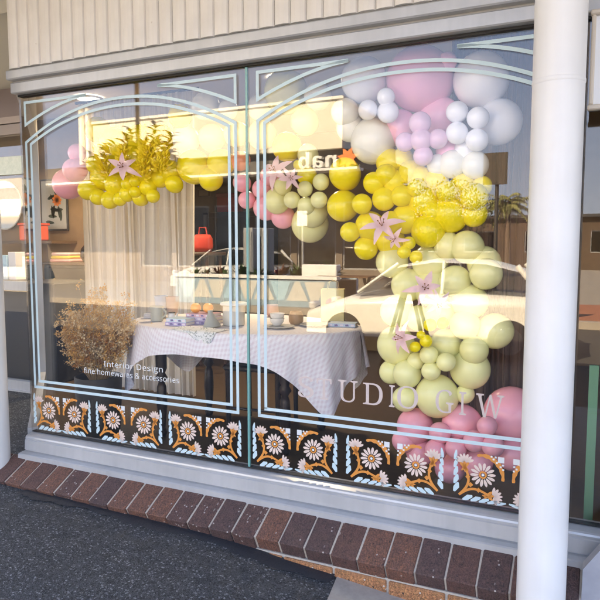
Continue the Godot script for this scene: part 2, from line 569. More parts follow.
	obj("wall", MB.new().box(Vector3(1.6, -0.3, -4.4), Vector3(3.0, 4.3, 0.08)), tan, b)
	obj("ceiling", MB.new().box(Vector3(-7.5, 2.75, -4.4), Vector3(3.0, 2.85, -0.061)), mat(lin(0.70, 0.66, 0.56), 0.8), b)
	obj("roof", MB.new().box(Vector3(-12, 3.27, -4.6), Vector3(6, 3.4, 0.0)), M.concrete, b)
	obj("parapet", MB.new().box(Vector3(-12, 3.401, -0.2), Vector3(6, 4.3, -0.05)), M.cladding, b)
	# --- a grey panel and a lit-box sign at the next tenancy
	var p0 := at(583, 562, 0.16)
	var p1 := at(601, 542, 0.16)
	var g := MB.new()
	var prof := [Vector2(p0.x, p0.y), Vector2(p0.x - 0.006, -0.35), Vector2(0.9, -0.35), Vector2(0.9, p0.y + (0.9 - p0.x) * 0.9), Vector2(p1.x, p1.y)]
	g.flat(prof, 0.22)
	for i in prof.size():
		var q: Vector2 = prof[i]
		var r: Vector2 = prof[(i + 1) % prof.size()]
		g.quad(Vector3(r.x, r.y, 0.22), Vector3(q.x, q.y, 0.22), Vector3(q.x, q.y, 0.16), Vector3(r.x, r.y, 0.16))
	tag(obj("cheek_panel", g, mottled(lin(0.34, 0.34, 0.36), lin(0.28, 0.28, 0.30), 0.02, 1.5, 0.6, 77)), "grey sheet panel with slanting top edge at the end of the brick sill", "panel")
	var s0 := at(588.5, 110, 0.16)
	var s1 := at(591, 12, 0.16)
	var sg := thing("hanging_sign", "white box sign with a cream frame hanging under the awning", "sign", Vector3(s0.x, s0.y, 0.16))
	var hh := s1.y - s0.y
	obj("case", MB.new().box(Vector3(0, 0, -0.04), Vector3(0.7, hh, -0.012)), mat(lin(0.03, 0.028, 0.026), 0.5), sg)
	obj("frame", MB.new().bevel(Vector3(0.72, 0.018, 0.03), 0.004, Transform3D(Basis(), Vector3(0.356, 0.006, 0.004))), mat(lin(0.55, 0.48, 0.38), 0.4), sg)
	obj("frame", MB.new().bevel(Vector3(0.72, 0.018, 0.03), 0.004, Transform3D(Basis(), Vector3(0.356, hh - 0.006, 0.004))), mat(lin(0.55, 0.48, 0.38), 0.4), sg)
	obj("frame", MB.new().bevel(Vector3(0.014, hh - 0.03, 0.03), 0.004, Transform3D(Basis(), Vector3(0.007, hh / 2, 0.004))), mat(lin(0.55, 0.48, 0.38), 0.4), sg)
	obj("face", MB.new().box(Vector3(0.013, 0.014, -0.012), Vector3(0.7, hh - 0.014, 0.0)), mat(lin(0.72, 0.73, 0.73), 0.4), sg)
	var arc := []
	for i in 12: arc.append(Vector2(0.06, 0.05) + Vector2(-cos(i * 0.14), sin(i * 0.14)) * 0.045 + Vector2(0.03, -0.02))
	obj("print", MB.new().ribbon(arc, 0.006, 0.0015), M.gasket, sg)
	for x in [0.15, 0.55]:
		obj("hanger", MB.new().tube([Vector3(x, hh + 0.002, -0.015), Vector3(x, 3.2 - s0.y, -0.015)], [0.006], 6), M.frame, sg)
	# added green board inside the last pane, standing in for a mixed reflection
	var g0 := at(583, 526, -0.2)
	var g1 := at(599, 366, -0.2)
	tag(obj("green_reflection_board", MB.new().box(Vector3(g0.x, 0.151, -0.215), Vector3(g1.x, g1.y, -0.2)), mat(lin(0.13, 0.27, 0.13), 0.5)), "narrow green board added inside the glass as a reflection, beside the white post", "board")

func timber_floor() -> StandardMaterial3D:
	var f1 := gray(noise(FastNoiseLite.TYPE_SIMPLEX_SMOOTH, 0.02, 81), 256)
	var m := mat(Color.WHITE, 0.45)
	m.albedo_texture = blend_tex(256, func(x, y): return lin(0.075, 0.045, 0.020).lerp(lin(0.045, 0.028, 0.014), clampf(f1.get_pixel(x, (y * 8) % 256).r, 0, 1)))
	return planar(m, 0.8)

func post_at(p: Vector3, r: float, label: String) -> void:
	var base := path_y(p.x)
	var o := thing("awning_post", label, "post", Vector3(p.x, base, p.z))
	var h := 3.2 - base
	obj("shaft", MB.new().lathe([Vector2(r, 0.0), Vector2(r, h * 0.3), Vector2(r, h * 0.6), Vector2(r, h)], 48), M.post, o)
	obj("weld_band", MB.new().lathe([Vector2(r, 2.02), Vector2(r + 0.0016, 2.024), Vector2(r + 0.0016, 2.032), Vector2(r, 2.036)], 48), M.post, o)
	obj("collar", MB.new().lathe([Vector2(r + 0.03, 0.0), Vector2(r + 0.024, 0.012), Vector2(r - 0.001, 0.018)], 48), M.concrete, o, Transform3D(Basis(), Vector3(0, -0.008, 0)))

func build_recess() -> void:
	# splayed pane between the window corner and the set-back shopfront
	var A := Vector3(-2.986, 0, -0.006)
	var B := Vector3(at(38, 250, -1.35).x, 0, -1.35)
	var d := (B - A).normalized()
	var side := Vector3(d.z, 0, -d.x)
	var T := Transform3D(Basis(d, Vector3.UP, d.cross(Vector3.UP)), A)
	var L := (B - A).length()
	var sp := thing("splay_pane", "glass pane running back from the window corner to the recessed entry", "window")
	obj("pane", MB.new().box(Vector3(0.012, 0.298, -0.005), Vector3(L - 0.06, 2.30, 0.005), T), M.glass, sp)
	obj("sill_frame", MB.new().box(Vector3(0.06, 0.06, -0.03), Vector3(L - 0.06, 0.297, 0.03), T), M.frame, sp)
	obj("head_frame", MB.new().box(Vector3(0.06, 2.301, -0.03), Vector3(L - 0.06, 3.2, 0.03), T), M.cladding, sp)
	obj("jamb", MB.new().box(Vector3(L - 0.059, 0.06, -0.03), Vector3(L + 0.02, 2.30, 0.03), T), M.frame, sp)
	var z := -1.35
	var Y := func(py: float) -> float: return at(12, py, z).y
	var e := thing("entry_shopfront", "recessed white framed shopfront beyond the white post", "shopfront")
	var x0 := -7.4
	var x1 := B.x - 0.03
	obj("bulkhead", MB.new().box(Vector3(x0, Y.call(117), z - 0.05), Vector3(x1, 3.199, z + 0.02)), mat(lin(0.20, 0.165, 0.165), 0.7), e)
	obj("trim", MB.new().box(Vector3(x0, Y.call(124), z - 0.05), Vector3(x1, Y.call(117.5), z + 0.035)), mat(lin(0.36, 0.31, 0.29), 0.6), e)
	obj("trim", MB.new().box(Vector3(x0, Y.call(135), z - 0.05), Vector3(x1, Y.call(125), z + 0.03)), mat(lin(0.30, 0.26, 0.25), 0.6), e)
	obj("transom_rail", MB.new().box(Vector3(x0, Y.call(175), z - 0.03), Vector3(x1, Y.call(157), z + 0.03)), mottled(lin(0.72, 0.78, 0.72), lin(0.55, 0.64, 0.58), 0.03, 2.0, 0.5, 79), e)
	obj("mid_rail", MB.new().box(Vector3(x0, Y.call(290), z - 0.03), Vector3(x1, Y.call(281), z + 0.03)), M.frame, e)
	obj("bottom_rail", MB.new().box(Vector3(x0, 0.04, z - 0.03), Vector3(x1, Y.call(379), z + 0.03)), M.frame, e)
	obj("kick_rail", MB.new().box(Vector3(x0, 0.05, z + 0.031), Vector3(x1, Y.call(388), z + 0.05)), M.frame, e)
	obj("pane", MB.new().box(Vector3(x0, Y.call(281), z - 0.006), Vector3(x1, Y.call(175), z + 0.006)), M.glass, e)
	obj("pane", MB.new().box(Vector3(x0, Y.call(157), z - 0.006), Vector3(x1, Y.call(135), z + 0.006)), M.glass, e)
	obj("lower_pane", MB.new().box(Vector3(x0, Y.call(379), z - 0.006), Vector3(x1, Y.call(290), z + 0.006)), M.glass, e)
	var dk := mat(lin(0.02, 0.02, 0.022), 0.6)
	tag(obj("display_plinth", MB.new().bevel(Vector3(1.6, Y.call(283) - 0.151, 0.5), 0.01, Transform3D(Basis(), Vector3(-5.1, (Y.call(283) + 0.151) / 2, -1.72))), dk), "black display plinth behind the recessed shopfront", "plinth")
	# things on show behind it
	var p := at(4, 205, -2.40)
	var mir := thing("round_mirror", "round white rimmed mirror on the wall behind the recessed shopfront", "mirror", p)
	var ring := []
	for i in 41: ring.append(Vector3(cos(TAU * i / 40), sin(TAU * i / 40), 0) * 0.27)
	obj("rim", MB.new().tube(ring, [0.008], 6), M.post, mir)
	var disc := []
	for i in 40: disc.append(Vector2(cos(TAU * i / 40), sin(TAU * i / 40)) * 0.265)
	obj("mirror_glass", MB.new().flat(disc, 0.002), mat(lin(0.8, 0.8, 0.8), 0.03, 1.0), mir)
	var q := at(17, 263, -1.75)
	tag(obj("white_carton", MB.new().bevel(Vector3(0.10, 0.27, 0.12), 0.004, Transform3D(Basis(), Vector3(q.x, Y.call(283) + 0.137, q.z))), mat(lin(0.72, 0.70, 0.70), 0.6)), "tall white carton on the plinth behind the recessed shopfront", "carton")
	q = at(6, 265, -1.7)
	tag(obj("blue_bag", MB.new().bevel(Vector3(0.09, 0.24, 0.06), 0.006, Transform3D(Basis(), Vector3(q.x, Y.call(283) + 0.122, q.z))), mat(lin(0.45, 0.62, 0.72), 0.6)), "pale blue paper bag on the plinth behind the recessed shopfront", "bag")
	q = at(34, 233, -2.2)
	var c := thing("orange_crate", "orange red crate on a shelf seen through the splayed pane", "crate", q)
	obj("body", MB.new().bevel(Vector3(0.22, 0.16, 0.2), 0.012), mat(lin(0.75, 0.11, 0.03), 0.5), c)
	obj("rim", MB.new().bevel(Vector3(0.24, 0.025, 0.22), 0.006, Transform3D(Basis(), Vector3(0, 0.09, 0))), mat(lin(0.65, 0.09, 0.03), 0.5), c)
	tag(obj("wall_shelf", MB.new().box(Vector3(q.x - 0.5, q.y - 0.11, -2.449), Vector3(q.x + 0.35, q.y - 0.081, -2.1)), mat(lin(0.12, 0.07, 0.035), 0.6)), "dark wooden wall shelf under the orange crate", "shelf")

# ---------------------------------------------------------------- print on the glass
func build_window_print() -> void:
	border(-2.942, -1.560, "pale blue double line arch border on the pane beside the recessed entry")
	border(-1.439, -0.062, "pale blue double line arch border round the shop lettering pane")
	# floral tiles along the bottom of both panes, every other one turned over
	var lefts := [-2.968, -2.730, -2.488, -2.236, -1.990, -1.751, -1.483, -1.237, -0.990, -0.744, -0.498, -0.252]
	for i in lefts.size():
		floral(lefts[i] + 0.1075, i % 2 == 1)
	# the shop's name
	var font := SystemFont.new()
	font.font_names = PackedStringArray(["Droid Serif"])
	var t := thing("shop_name_lettering", "pinkish white serif letters of the shop name on the glass", "lettering")
	var spots := [["S", 298.0, 313.5], ["T", 316.5, 331.5], ["U", 338.0, 357.5], ["D", 363.0, 382.5], ["I", 389.0, 394.5], ["O", 397.0, 418.0], ["G", 435.5, 453.5], ["I", 459.0, 466.0], ["W", 476.0, 504.0]]
	for s in spots:
		var a := at(s[1], 408, 0)
		var b := at(s[2], 408, 0)
		letter(s[0], font, 0.099, a.x, b.x, 0.683, t, M.lettering)
	# two small lines
	var sans := SystemFont.new()
	sans.font_names = PackedStringArray(["Droid Sans"])
	for l in [["Interior Design", 104.0, 163.0, 0.7325], ["fine homewares & accessories", 84.0, 179.0, 0.6835]]:
		var t2 := thing("slogan_lettering", "small pale line of lettering on the glass reading %s" % String(l[0]).to_lower().replace("&", "and"), "lettering")
		line_of(l[0], sans, at(l[1], 370, 0).x, at(l[2], 376, 0).x, l[3], 0.030, t2)

func letter(ch: String, font: Font, cap: float, x0: float, x1: float, y: float, parent: Node, m: Material) -> void:
	var tm := TextMesh.new()
	tm.text = ch
	tm.font = font
	tm.font_size = 64
	tm.pixel_size = 0.001
	tm.depth = 0.0
	tm.curve_step = 1.0
	var box := tm.get_aabb()
	var s := (x1 - x0) / box.size.x
	var sy := cap / (tm_cap(font))
	var o := obj("letter", tm, m, parent)
	o.transform = Transform3D(Basis.from_scale(Vector3(s, sy, 1.0)), Vector3(x0 - box.position.x * s, y - tm_base(font) * sy, 0.0006))

var caps := {}
func tm_box(font: Font) -> AABB:
	if not caps.has(font):
		var tm := TextMesh.new()
		tm.text = "I"
		tm.font = font
		tm.font_size = 64
		tm.pixel_size = 0.001
		tm.depth = 0.0
		caps[font] = tm.get_aabb()
	return caps[font]
func tm_cap(font: Font) -> float: return tm_box(font).size.y
func tm_base(font: Font) -> float: return tm_box(font).position.y

func line_of(text: String, font: Font, x0: float, x1: float, y: float, cap: float, parent: Node) -> void:
	var tm := TextMesh.new()
	tm.text = text
	tm.font = font
	tm.font_size = 64
	tm.pixel_size = 0.001
	tm.depth = 0.0
	tm.curve_step = 2.0
	var box := tm.get_aabb()
	var s := (x1 - x0) / box.size.x
	var sy := cap / tm_cap(font)
	var o := obj("text_line", tm, M.vinyl_white, parent)
	o.transform = Transform3D(Basis.from_scale(Vector3(s, sy, 1.0)), Vector3(x0 - box.position.x * s, y - tm_base(font) * sy, 0.0006))

func border(xl: float, xr: float, label: String) -> void:
	var o := thing("line_border", label, "window print")
	var cx := (xl + xr) / 2
	var w := 0.0155
	for k in 2:
		var inset := 0.0365 * k
		var a := xl + inset
		var b := xr - inset
		var y0 := 0.568 + inset
		var spring := 1.985 - 0.012 * k
		var rise := 0.185 - 0.026 * k
		var path := [Vector2(a, y0), Vector2(a, spring)]
		for i in range(1, 40):
			var u := i / 40.0
			var x := lerpf(a, b, u)
			var e := absf(x - cx) / ((b - a) / 2)
			path.append(Vector2(x, spring + rise * (1.0 - pow(e, 2.1))))
		path.append_array([Vector2(b, spring), Vector2(b, y0)])
		path.append(Vector2(a - w / 2, y0))
		obj("outer_line" if k == 0 else "inner_line", MB.new().ribbon(path, w), M.vinyl, o)
	for s in [-1.0, 1.0]:                                     # the spandrels over the haunches
		var edge: float = cx + s * (xr - xl) / 2
		var apex := Vector2(cx + s * 0.235, 2.207)
		var path := [apex, Vector2(edge, 2.207), Vector2(edge, 2.083)]
		for i in range(1, 16):
			var u := i / 16.0
			var x := lerpf(edge, apex.x, u)
			path.append(Vector2(x, lerpf(2.083, 2.205, 1.0 - pow(1.0 - u, 1.65))))
		path.append(apex)
		obj("spandrel_line", MB.new().ribbon(path, w), M.vinyl, o)

func petal(mb: MB, c: Vector2, ang: float, r0: float, r1: float, w: float, f: Callable) -> void:
	var d := Vector2(cos(ang), sin(ang))
	var q := Vector2(-d.y, d.x)
	var pts := []
	for i in 11:
		var u := i / 10.0
		pts.append(f.call(c + d * lerpf(r0, r1, u) + q * w * 0.5 * pow(sin(PI * minf(u * 0.92 + 0.08, 1.0)), 0.6) * (0.45 + 0.55 * u)))
	for i in range(9, 0, -1):
		var u := i / 10.0
		pts.append(f.call(c + d * lerpf(r0, r1, u) - q * w * 0.5 * pow(sin(PI * minf(u * 0.92 + 0.08, 1.0)), 0.6) * (0.45 + 0.55 * u)))
	mb.flat(pts, 0.0)

func floral(cx: float, flip: bool) -> void:
	var o := thing("floral_decal", "floral daisy sticker along the foot of the %s pane, arch %s" % ["entry side" if cx < -1.5 else "lettered", "towards the entry" if flip else "away from the entry"], "window print", Vector3(cx, 0.313, 0.0), 0.0, "floral stickers on the %s pane, arch %s" % ["entry side" if cx < -1.5 else "lettered", "towards the entry" if flip else "away from the entry"])
	var S := 0.208
	var f := func(p: Vector2) -> Vector2: return Vector2((p.x - 0.5) * S * (-1.0 if flip else 1.0), p.y * S)
	# daisy
	var mb := MB.new()
	for i in 14: petal(mb, Vector2(0.60, 0.585), TAU * i / 14 + 0.1, 0.085, 0.255, 0.082, f)
	obj("daisy", mb, M.vinyl_pale, o)
	var ring := []
	for i in 25: ring.append(f.call(Vector2(0.60, 0.585) + Vector2(cos(TAU * i / 24), sin(TAU * i / 24)) * 0.062))
	obj("daisy_ring", MB.new().ribbon(ring, 0.034 * S, 0.0003), M.vinyl_orange, o)
	var dot := []
	for i in 12: dot.append(f.call(Vector2(0.60, 0.585) + Vector2(cos(TAU * i / 12), sin(TAU * i / 12)) * 0.03))
	obj("daisy_dot", MB.new().flat(dot, 0.0003), M.vinyl_white, o)
	# two half daisies
	for h in [[Vector2(0.235, 0.79), PI / 2 + 0.1], [Vector2(0.80, 0.165), 0.15]]:
		var m2 := MB.new()
		for i in 7: petal(m2, h[0], h[1] + (i - 3) * 0.42, 0.02, 0.20, 0.075, f)
		obj("half_daisy", m2, M.vinyl_pale, o)
	# stems, calyxes and buds
	var st := MB.new()
	var s1 := []
	var s2 := []
	for i in 13:
		var u := i / 12.0
		s1.append(f.call(Vector2(0.13, 0.10).lerp(Vector2(0.235, 0.72), u) + Vector2(0.13, -0.02) * sin(PI * u)))
		s2.append(f.call(Vector2(0.13, 0.10).lerp(Vector2(0.74, 0.165), u) + Vector2(-0.02, 0.13) * sin(PI * u)))
	st.ribbon(s1, 0.05 * S)
	st.ribbon(s2, 0.05 * S, 0.0001)
	for q in [[Vector2(0.235, 0.70), PI / 2 + 0.1], [Vector2(0.70, 0.165), 0.1]]:
		for k in 3: petal(st, q[0], q[1] + (k - 1) * 0.75, -0.11, 0.14, 0.09, func(p): return f.call(p))
	for q in [Vector2(0.30, 0.50), Vector2(0.36, 0.34), Vector2(0.52, 0.25)]:
		st.flat([f.call(q + Vector2(0.055, 0.01)), f.call(q + Vector2(0.0, 0.06)), f.call(q + Vector2(-0.05, 0.0)), f.call(q + Vector2(0, -0.05))], 0.0002)
	obj("stem", st, M.vinyl_orange, o)
	# feathered arch
	var ar := MB.new()
	var pl := []
	var pr := []
	for i in 21:
		var u := i / 20.0
		var a := lerpf(PI * 0.60, -0.12, u)
		var c := Vector2(0.60, 0.565)
		var wv := 0.055 + 0.075 * sin(PI * u) + 0.022 * sin(u * 34.0)
		pl.append(f.call(c + Vector2(cos(a), sin(a)) * Vector2(0.40, 0.43) * (1.0 + wv * 0.7)))
		pr.append(f.call(c + Vector2(cos(a), sin(a)) * Vector2(0.39, 0.43) * (1.0 - wv)))
	pr.reverse()
	ar.flat(pl + pr, 0.0004)
	obj("feather_arch", ar, M.vinyl_orange, o)
	# checked corner
	var ck := MB.new()
	var sq := func(c: Vector2, r: float) -> void: ck.flat([f.call(c + Vector2(-r, -r)), f.call(c + Vector2(r, -r)), f.call(c + Vector2(r, r)), f.call(c + Vector2(-r, r))], 0.0005)
	sq.call(Vector2(0.945, 0.945), 0.06)
	for q in [Vector2(0.84, 0.985), Vector2(0.80, 0.94), Vector2(0.985, 0.84), Vector2(0.94, 0.80), Vector2(0.865, 0.875), Vector2(0.76, 0.99), Vector2(0.99, 0.75)]: sq.call(q, 0.019)
	obj("corner_motif", ck, M.vinyl_white, o)
	# slanting leaves up the side and along the foot
	for i in 5:
		var y := 0.16 + 0.17 * i
		var k := 1.0 - 0.10 * i
		obj("leaf", MB.new().flat([f.call(Vector2(0.01, y)), f.call(Vector2(0.05, y - 0.01)), f.call(Vector2(0.135 * k, y + 0.09)), f.call(Vector2(0.125 * k, y + 0.19)), f.call(Vector2(0.085 * k, y + 0.20)), f.call(Vector2(0.015, y + 0.10))], 0.0), M.vinyl, o)
	for i in 5:
		var x := 0.20 + 0.165 * i
		var k := 1.0 - 0.10 * i
		obj("leaf", MB.new().flat([f.call(Vector2(x, 0.03)), f.call(Vector2(x + 0.01, -0.005)), f.call(Vector2(x + 0.11, 0.01)), f.call(Vector2(x + 0.205, 0.085 * k)), f.call(Vector2(x + 0.20, 0.13 * k)), f.call(Vector2(x + 0.10, 0.125 * k))], 0.0), M.vinyl, o)

# ---------------------------------------------------------------- room behind the glass
func curtain(called: String, label: String, pa: Vector2, pb: Vector2, z: float, y1: float, folds: int, depth: float, m: Material, sd: int) -> void:
	var r := RandomNumberGenerator.new()
	r.seed = sd
	var x0 := at(pa.x, pa.y, z).x
	var x1 := at(pb.x, pb.y, z).x
	var ph := []
	for i in 6: ph.append([r.randf_range(0.7, 1.5), r.randf() * TAU, r.randf_range(0.3, 1.0)])
	var rows := []
	for i in 26:
		var v := i / 25.0
		var row := PackedVector3Array()
		for j in folds * 10 + 1:
			var u := float(j) / (folds * 10)
			var a := 0.0
			for k in 3: a += sin(TAU * folds * u * ph[k][0] + ph[k][1] + 0.6 * sin(v * 2.2 + ph[k][1])) * ph[k][2]
			var wob := 0.018 * sin(u * 17.0 + v * 3.0)
			row.append(Vector3(lerpf(x0, x1, u) + wob + 0.3 * depth * cos(TAU * folds * u + ph[0][1]), lerpf(0.16, y1, v), z + depth * 0.45 * a * (0.75 + 0.25 * (1.0 - v))))
		rows.append(row)
	var o := thing(called, label, "curtain")
	obj("cloth", MB.new().grid(rows, false, folds * 0.6, 4.0), m, o)
	obj("rail", MB.new().tube([Vector3(x0 - 0.05, y1 + 0.012, z), Vector3(x1 + 0.05, y1 + 0.012, z)], [0.012], 8), M.gasket, o)

func weave(a: Color, b: Color, rough: float) -> StandardMaterial3D:
	var f := gray(noise(FastNoiseLite.TYPE_VALUE, 0.3, 91, 2), 256)
	var m := mat(Color.WHITE, rough)
	m.albedo_texture = blend_tex(256, func(x, y): return a.lerp(b, clampf(f.get_pixel(x, 0 if (x + y) % 3 else y).r * 0.8 + 0.2 * sin(x * 0.31) * sin(x * 0.117), 0, 1)))
	return m

func build_room() -> void:
	var linen := weave(lin(0.80, 0.76, 0.68), lin(0.66, 0.60, 0.50), 0.9)
	linen.backlight_enabled = true
	linen.backlight = Color(0.5, 0.48, 0.42)
	curtain("linen_curtain", "cream linen curtain hanging behind the table and dried flowers", Vector2(86, 300), Vector2(196, 300), -1.6, 2.62, 20, 0.032, linen, 4)
	curtain("brown_curtain", "brown pleated curtain behind the balloon column", Vector2(446, 300), Vector2(556, 300), -1.0, 2.70, 22, 0.022, weave(lin(0.21, 0.125, 0.085), lin(0.14, 0.08, 0.055), 0.8), 9)
	# downlights, lit
	for p in [on(89, 97, 2.75), on(283, 77, 2.75)]:
		var named := ("lit white ceiling downlight in the room behind the linen curtain" if p.x < -3.0 else "lit white ceiling downlight above the middle of the room")
		var d := thing("ceiling_downlight", named, "light", p, 0.0, "ceiling downlights")
		obj("rim", MB.new().lathe([Vector2(0.125, -0.006), Vector2(0.13, -0.022), Vector2(0.115, -0.026), Vector2(0.105, -0.02)], 28), M.post, d)
		var lamp := mat(lin(1, 0.95, 0.85), 0.5)
		lamp.emission_enabled = true
		lamp.emission = Color(1.0, 0.96, 0.88)
		lamp.emission_energy_multiplier = 1.2
		var disc := []
		for i in 24: disc.append(Vector2(cos(TAU * i / 24), sin(TAU * i / 24)) * 0.105)
		obj("lamp_face", MB.new().flat(disc), lamp, d, Transform3D(Basis(Vector3.RIGHT, PI / 2), Vector3(0, -0.018, 0)))
		var l := SpotLight3D.new()
		l.name = "lamp"
		d.add_child(l)
		l.position = Vector3(0, -0.04, 0)
		l.rotation_degrees = Vector3(-90, 0, 0)
		l.spot_angle = 75
		l.spot_range = 8
		l.light_size = 0.1
		l.light_energy = 0.6
		l.light_color = Color(1.0, 0.9, 0.74)
		l.shadow_enabled = true
	# chest of drawers with folded cloths and a framed print above it
	var zc := -2.20
	var c0 := at(43, 262, zc)
	var c1 := at(96, 262, zc)
	var top := c0.y
	var chest := thing("chest_of_drawers", "dark teal chest of drawers beside the linen curtain", "chest of drawers", Vector3(c0.x, 0.15, zc))
	var cm := mat(lin(0.012, 0.022, 0.024), 0.4)
	var cw := c1.x - c0.x
	obj("carcass", MB.new().bevel(Vector3(cw, top - 0.18, 0.22), 0.006, Transform3D(Basis(), Vector3(cw / 2, (top - 0.18) / 2 + 0.001, -0.12))), cm, chest)
	obj("top", MB.new().bevel(Vector3(cw + 0.04, 0.028, 0.26), 0.005, Transform3D(Basis(), Vector3(cw / 2, top - 0.165, -0.115))), mat(lin(0.10, 0.06, 0.035), 0.4), chest)
	for i in 4:
		var dh := (top - 0.22) / 4
		var dr := obj("drawer", MB.new().bevel(Vector3(cw - 0.04, dh - 0.018, 0.02), 0.004, Transform3D(Basis(), Vector3(cw / 2, dh * (i + 0.5) + 0.02, -0.001))), cm, chest)
		for s in [-0.25, 0.25]:
			obj("knob", MB.new().lathe([Vector2(0.004, 0.0), Vector2(0.006, 0.01), Vector2(0.013, 0.016), Vector2(0.011, 0.024), Vector2(0.0, 0.026)], 10), mat(lin(0.3, 0.22, 0.1), 0.3, 1.0), dr, Transform3D(Basis(Vector3.RIGHT, PI / 2), Vector3(cw / 2 + s * cw, dh * (i + 0.5) + 0.02, 0.009)))
	var ty: float = top + 0.0005
	var cols := [[lin(0.75, 0.35, 0.33), 0.30], [lin(0.72, 0.55, 0.05), 0.26], [lin(0.62, 0.40, 0.40), 0.24]]
	for i in 3:
		var lab := ["folded pink cloth at the bottom of the pile on the dark chest", "folded yellow cloth in the pile on the dark chest", "folded dusky cloth on top of the pile on the dark chest"]
		tag(obj("folded_cloth", MB.new().bevel(Vector3(cols[i][1], 0.032, 0.2), 0.014, Transform3D(Basis(Vector3.UP, 0.05 * i), Vector3(c0.x + 0.22, ty + 0.0165 + 0.033 * i, zc - 0.11))), mat(cols[i][0], 0.9)), lab[i], "cloth", "folded cloths on the chest")
	var va := thing("black_vase", "black vase on the dark chest of drawers", "vase", Vector3(c0.x + 0.52, ty, zc - 0.11))
	obj("body", MB.new().lathe([Vector2(0.0, 0.0), Vector2(0.05, 0.0), Vector2(0.085, 0.06), Vector2(0.07, 0.14), Vector2(0.03, 0.19), Vector2(0.04, 0.22), Vector2(0.034, 0.222), Vector2(0.025, 0.19)], 20), mat(lin(0.01, 0.01, 0.01), 0.25), va)
	var f0 := at(41.5, 231, -2.43)
	var f1 := at(66.5, 178, -2.43)
	var pic := thing("framed_print", "framed flower print on a brown wall above the dark chest", "picture", Vector3((f0.x + f1.x) / 2, (f0.y + f1.y) / 2, -2.444))
	var pw := f1.x - f0.x
	var phh := f1.y - f0.y
	obj("frame", MB.new().bevel(Vector3(pw, phh, 0.02), 0.004, Transform3D(Basis(), Vector3(0, 0, 0.004))), mat(lin(0.02, 0.02, 0.02), 0.4), pic)
	obj("sheet", MB.new().box(Vector3(-pw / 2 + 0.02, -phh / 2 + 0.02, 0.0141), Vector3(pw / 2 - 0.02, phh / 2 - 0.02, 0.0165)), mat(lin(0.36, 0.36, 0.33), 0.7), pic)
	var pr := MB.new()
	var po := MB.new()
	for i in 16:
		var c := Vector2(rng.randf_range(-0.3, 0.3) * pw, rng.randf_range(-0.35, 0.3) * phh)
		petal(pr, c, rng.randf() * TAU, 0.0, 0.13, 0.05, func(p): return p)
	for i in 9: petal(po, Vector2(0.05, 0.05), TAU * i / 9, 0.0, 0.07, 0.045, func(p): return p)
	obj("leaf_print", pr, mat(lin(0.03, 0.045, 0.03), 0.8), pic, Transform3D(Basis(), Vector3(0, 0, 0.0172)))
	obj("flower_print", po, mat(lin(0.6, 0.17, 0.03), 0.8), pic, Transform3D(Basis(), Vector3(0, 0, 0.0178)))
	# black cabinet, red bag, cartons at the back
	var zb := -3.9
	var k0 := at(207, 268, zb)
	var k1 := at(262, 211, zb)
	var cab := thing("black_cabinet", "black cabinet with two doors at the back of the room", "cabinet", Vector3(k0.x, 0.15, zb))
	var bw := k1.x - k0.x
	var bh := k1.y - 0.15
	var bm := mat(lin(0.008, 0.008, 0.009), 0.45)
	obj("carcass", MB.new().bevel(Vector3(bw, bh, 0.4), 0.008, Transform3D(Basis(), Vector3(bw / 2, bh / 2 + 0.001, -0.22))), bm, cab)
	for s in 2:
		var dr := obj("door", MB.new().bevel(Vector3(bw / 2 - 0.03, bh - 0.12, 0.018), 0.004, Transform3D(Basis(), Vector3(bw * (0.25 + 0.5 * s), bh / 2, -0.01))), bm, cab)
		obj("knob", MB.new().lathe([Vector2(0.006, 0), Vector2(0.018, 0.015), Vector2(0.0, 0.028)], 10), mat(lin(0.4, 0.35, 0.25), 0.3, 1.0), dr, Transform3D(Basis(Vector3.RIGHT, PI / 2), Vector3(bw * (0.44 + 0.12 * s), bh / 2, 0.0)))
	var rb := at(222, 211, zb)
	var box := thing("red_carton", "red carton standing on the black cabinet", "carton", Vector3(rb.x, k1.y + 0.002, zb - 0.18))
	obj("body", MB.new().bevel(Vector3(0.26, 0.19, 0.2), 0.006, Transform3D(Basis(), Vector3(0, 0.095, 0))), mat(lin(0.42, 0.02, 0.025), 0.5), box)
	obj("lid", MB.new().bevel(Vector3(0.27, 0.05, 0.21), 0.006, Transform3D(Basis(), Vector3(0, 0.206, 0))), mat(lin(0.30, 0.02, 0.02), 0.5), box)
	var zr := -2.6
	var rp := at(203, 252, zr)
	var stool := thing("wooden_stool", "dark wooden stool under the red canvas bag", "stool", Vector3(rp.x, 0.15, zr))
	var sh := rp.y - 0.15
	obj("seat", MB.new().bevel(Vector3(0.34, 0.035, 0.34), 0.01, Transform3D(Basis(), Vector3(0, sh - 0.018, 0))), mat(lin(0.07, 0.035, 0.02), 0.5), stool)
	for sx in [-1, 1]:
		for sz in [-1, 1]:
			obj("leg", MB.new().tube([Vector3(sx * 0.15, 0.001, sz * 0.15), Vector3(sx * 0.12, sh - 0.037, sz * 0.12)], [0.016, 0.02], 8), mat(lin(0.07, 0.035, 0.02), 0.5), stool)
	var bag := thing("red_bag", "bright red canvas bag on a stool behind the table", "bag", Vector3(rp.x, rp.y + 0.001, zr))
	obj("body", MB.new().lathe([Vector2(0.0, 0.0), Vector2(0.09, 0.002), Vector2(0.11, 0.05), Vector2(0.105, 0.13), Vector2(0.08, 0.17), Vector2(0.0, 0.175)], 18, Transform3D(Basis.from_scale(Vector3(1, 1, 0.7)))), mat(lin(0.62, 0.045, 0.015), 0.7), bag)
	obj("handle", MB.new().tube([Vector3(-0.05, 0.16, 0), Vector3(-0.035, 0.24, 0), Vector3(0.035, 0.24, 0), Vector3(0.05, 0.16, 0)], [0.008], 6), mat(lin(0.45, 0.04, 0.02), 0.7), bag)
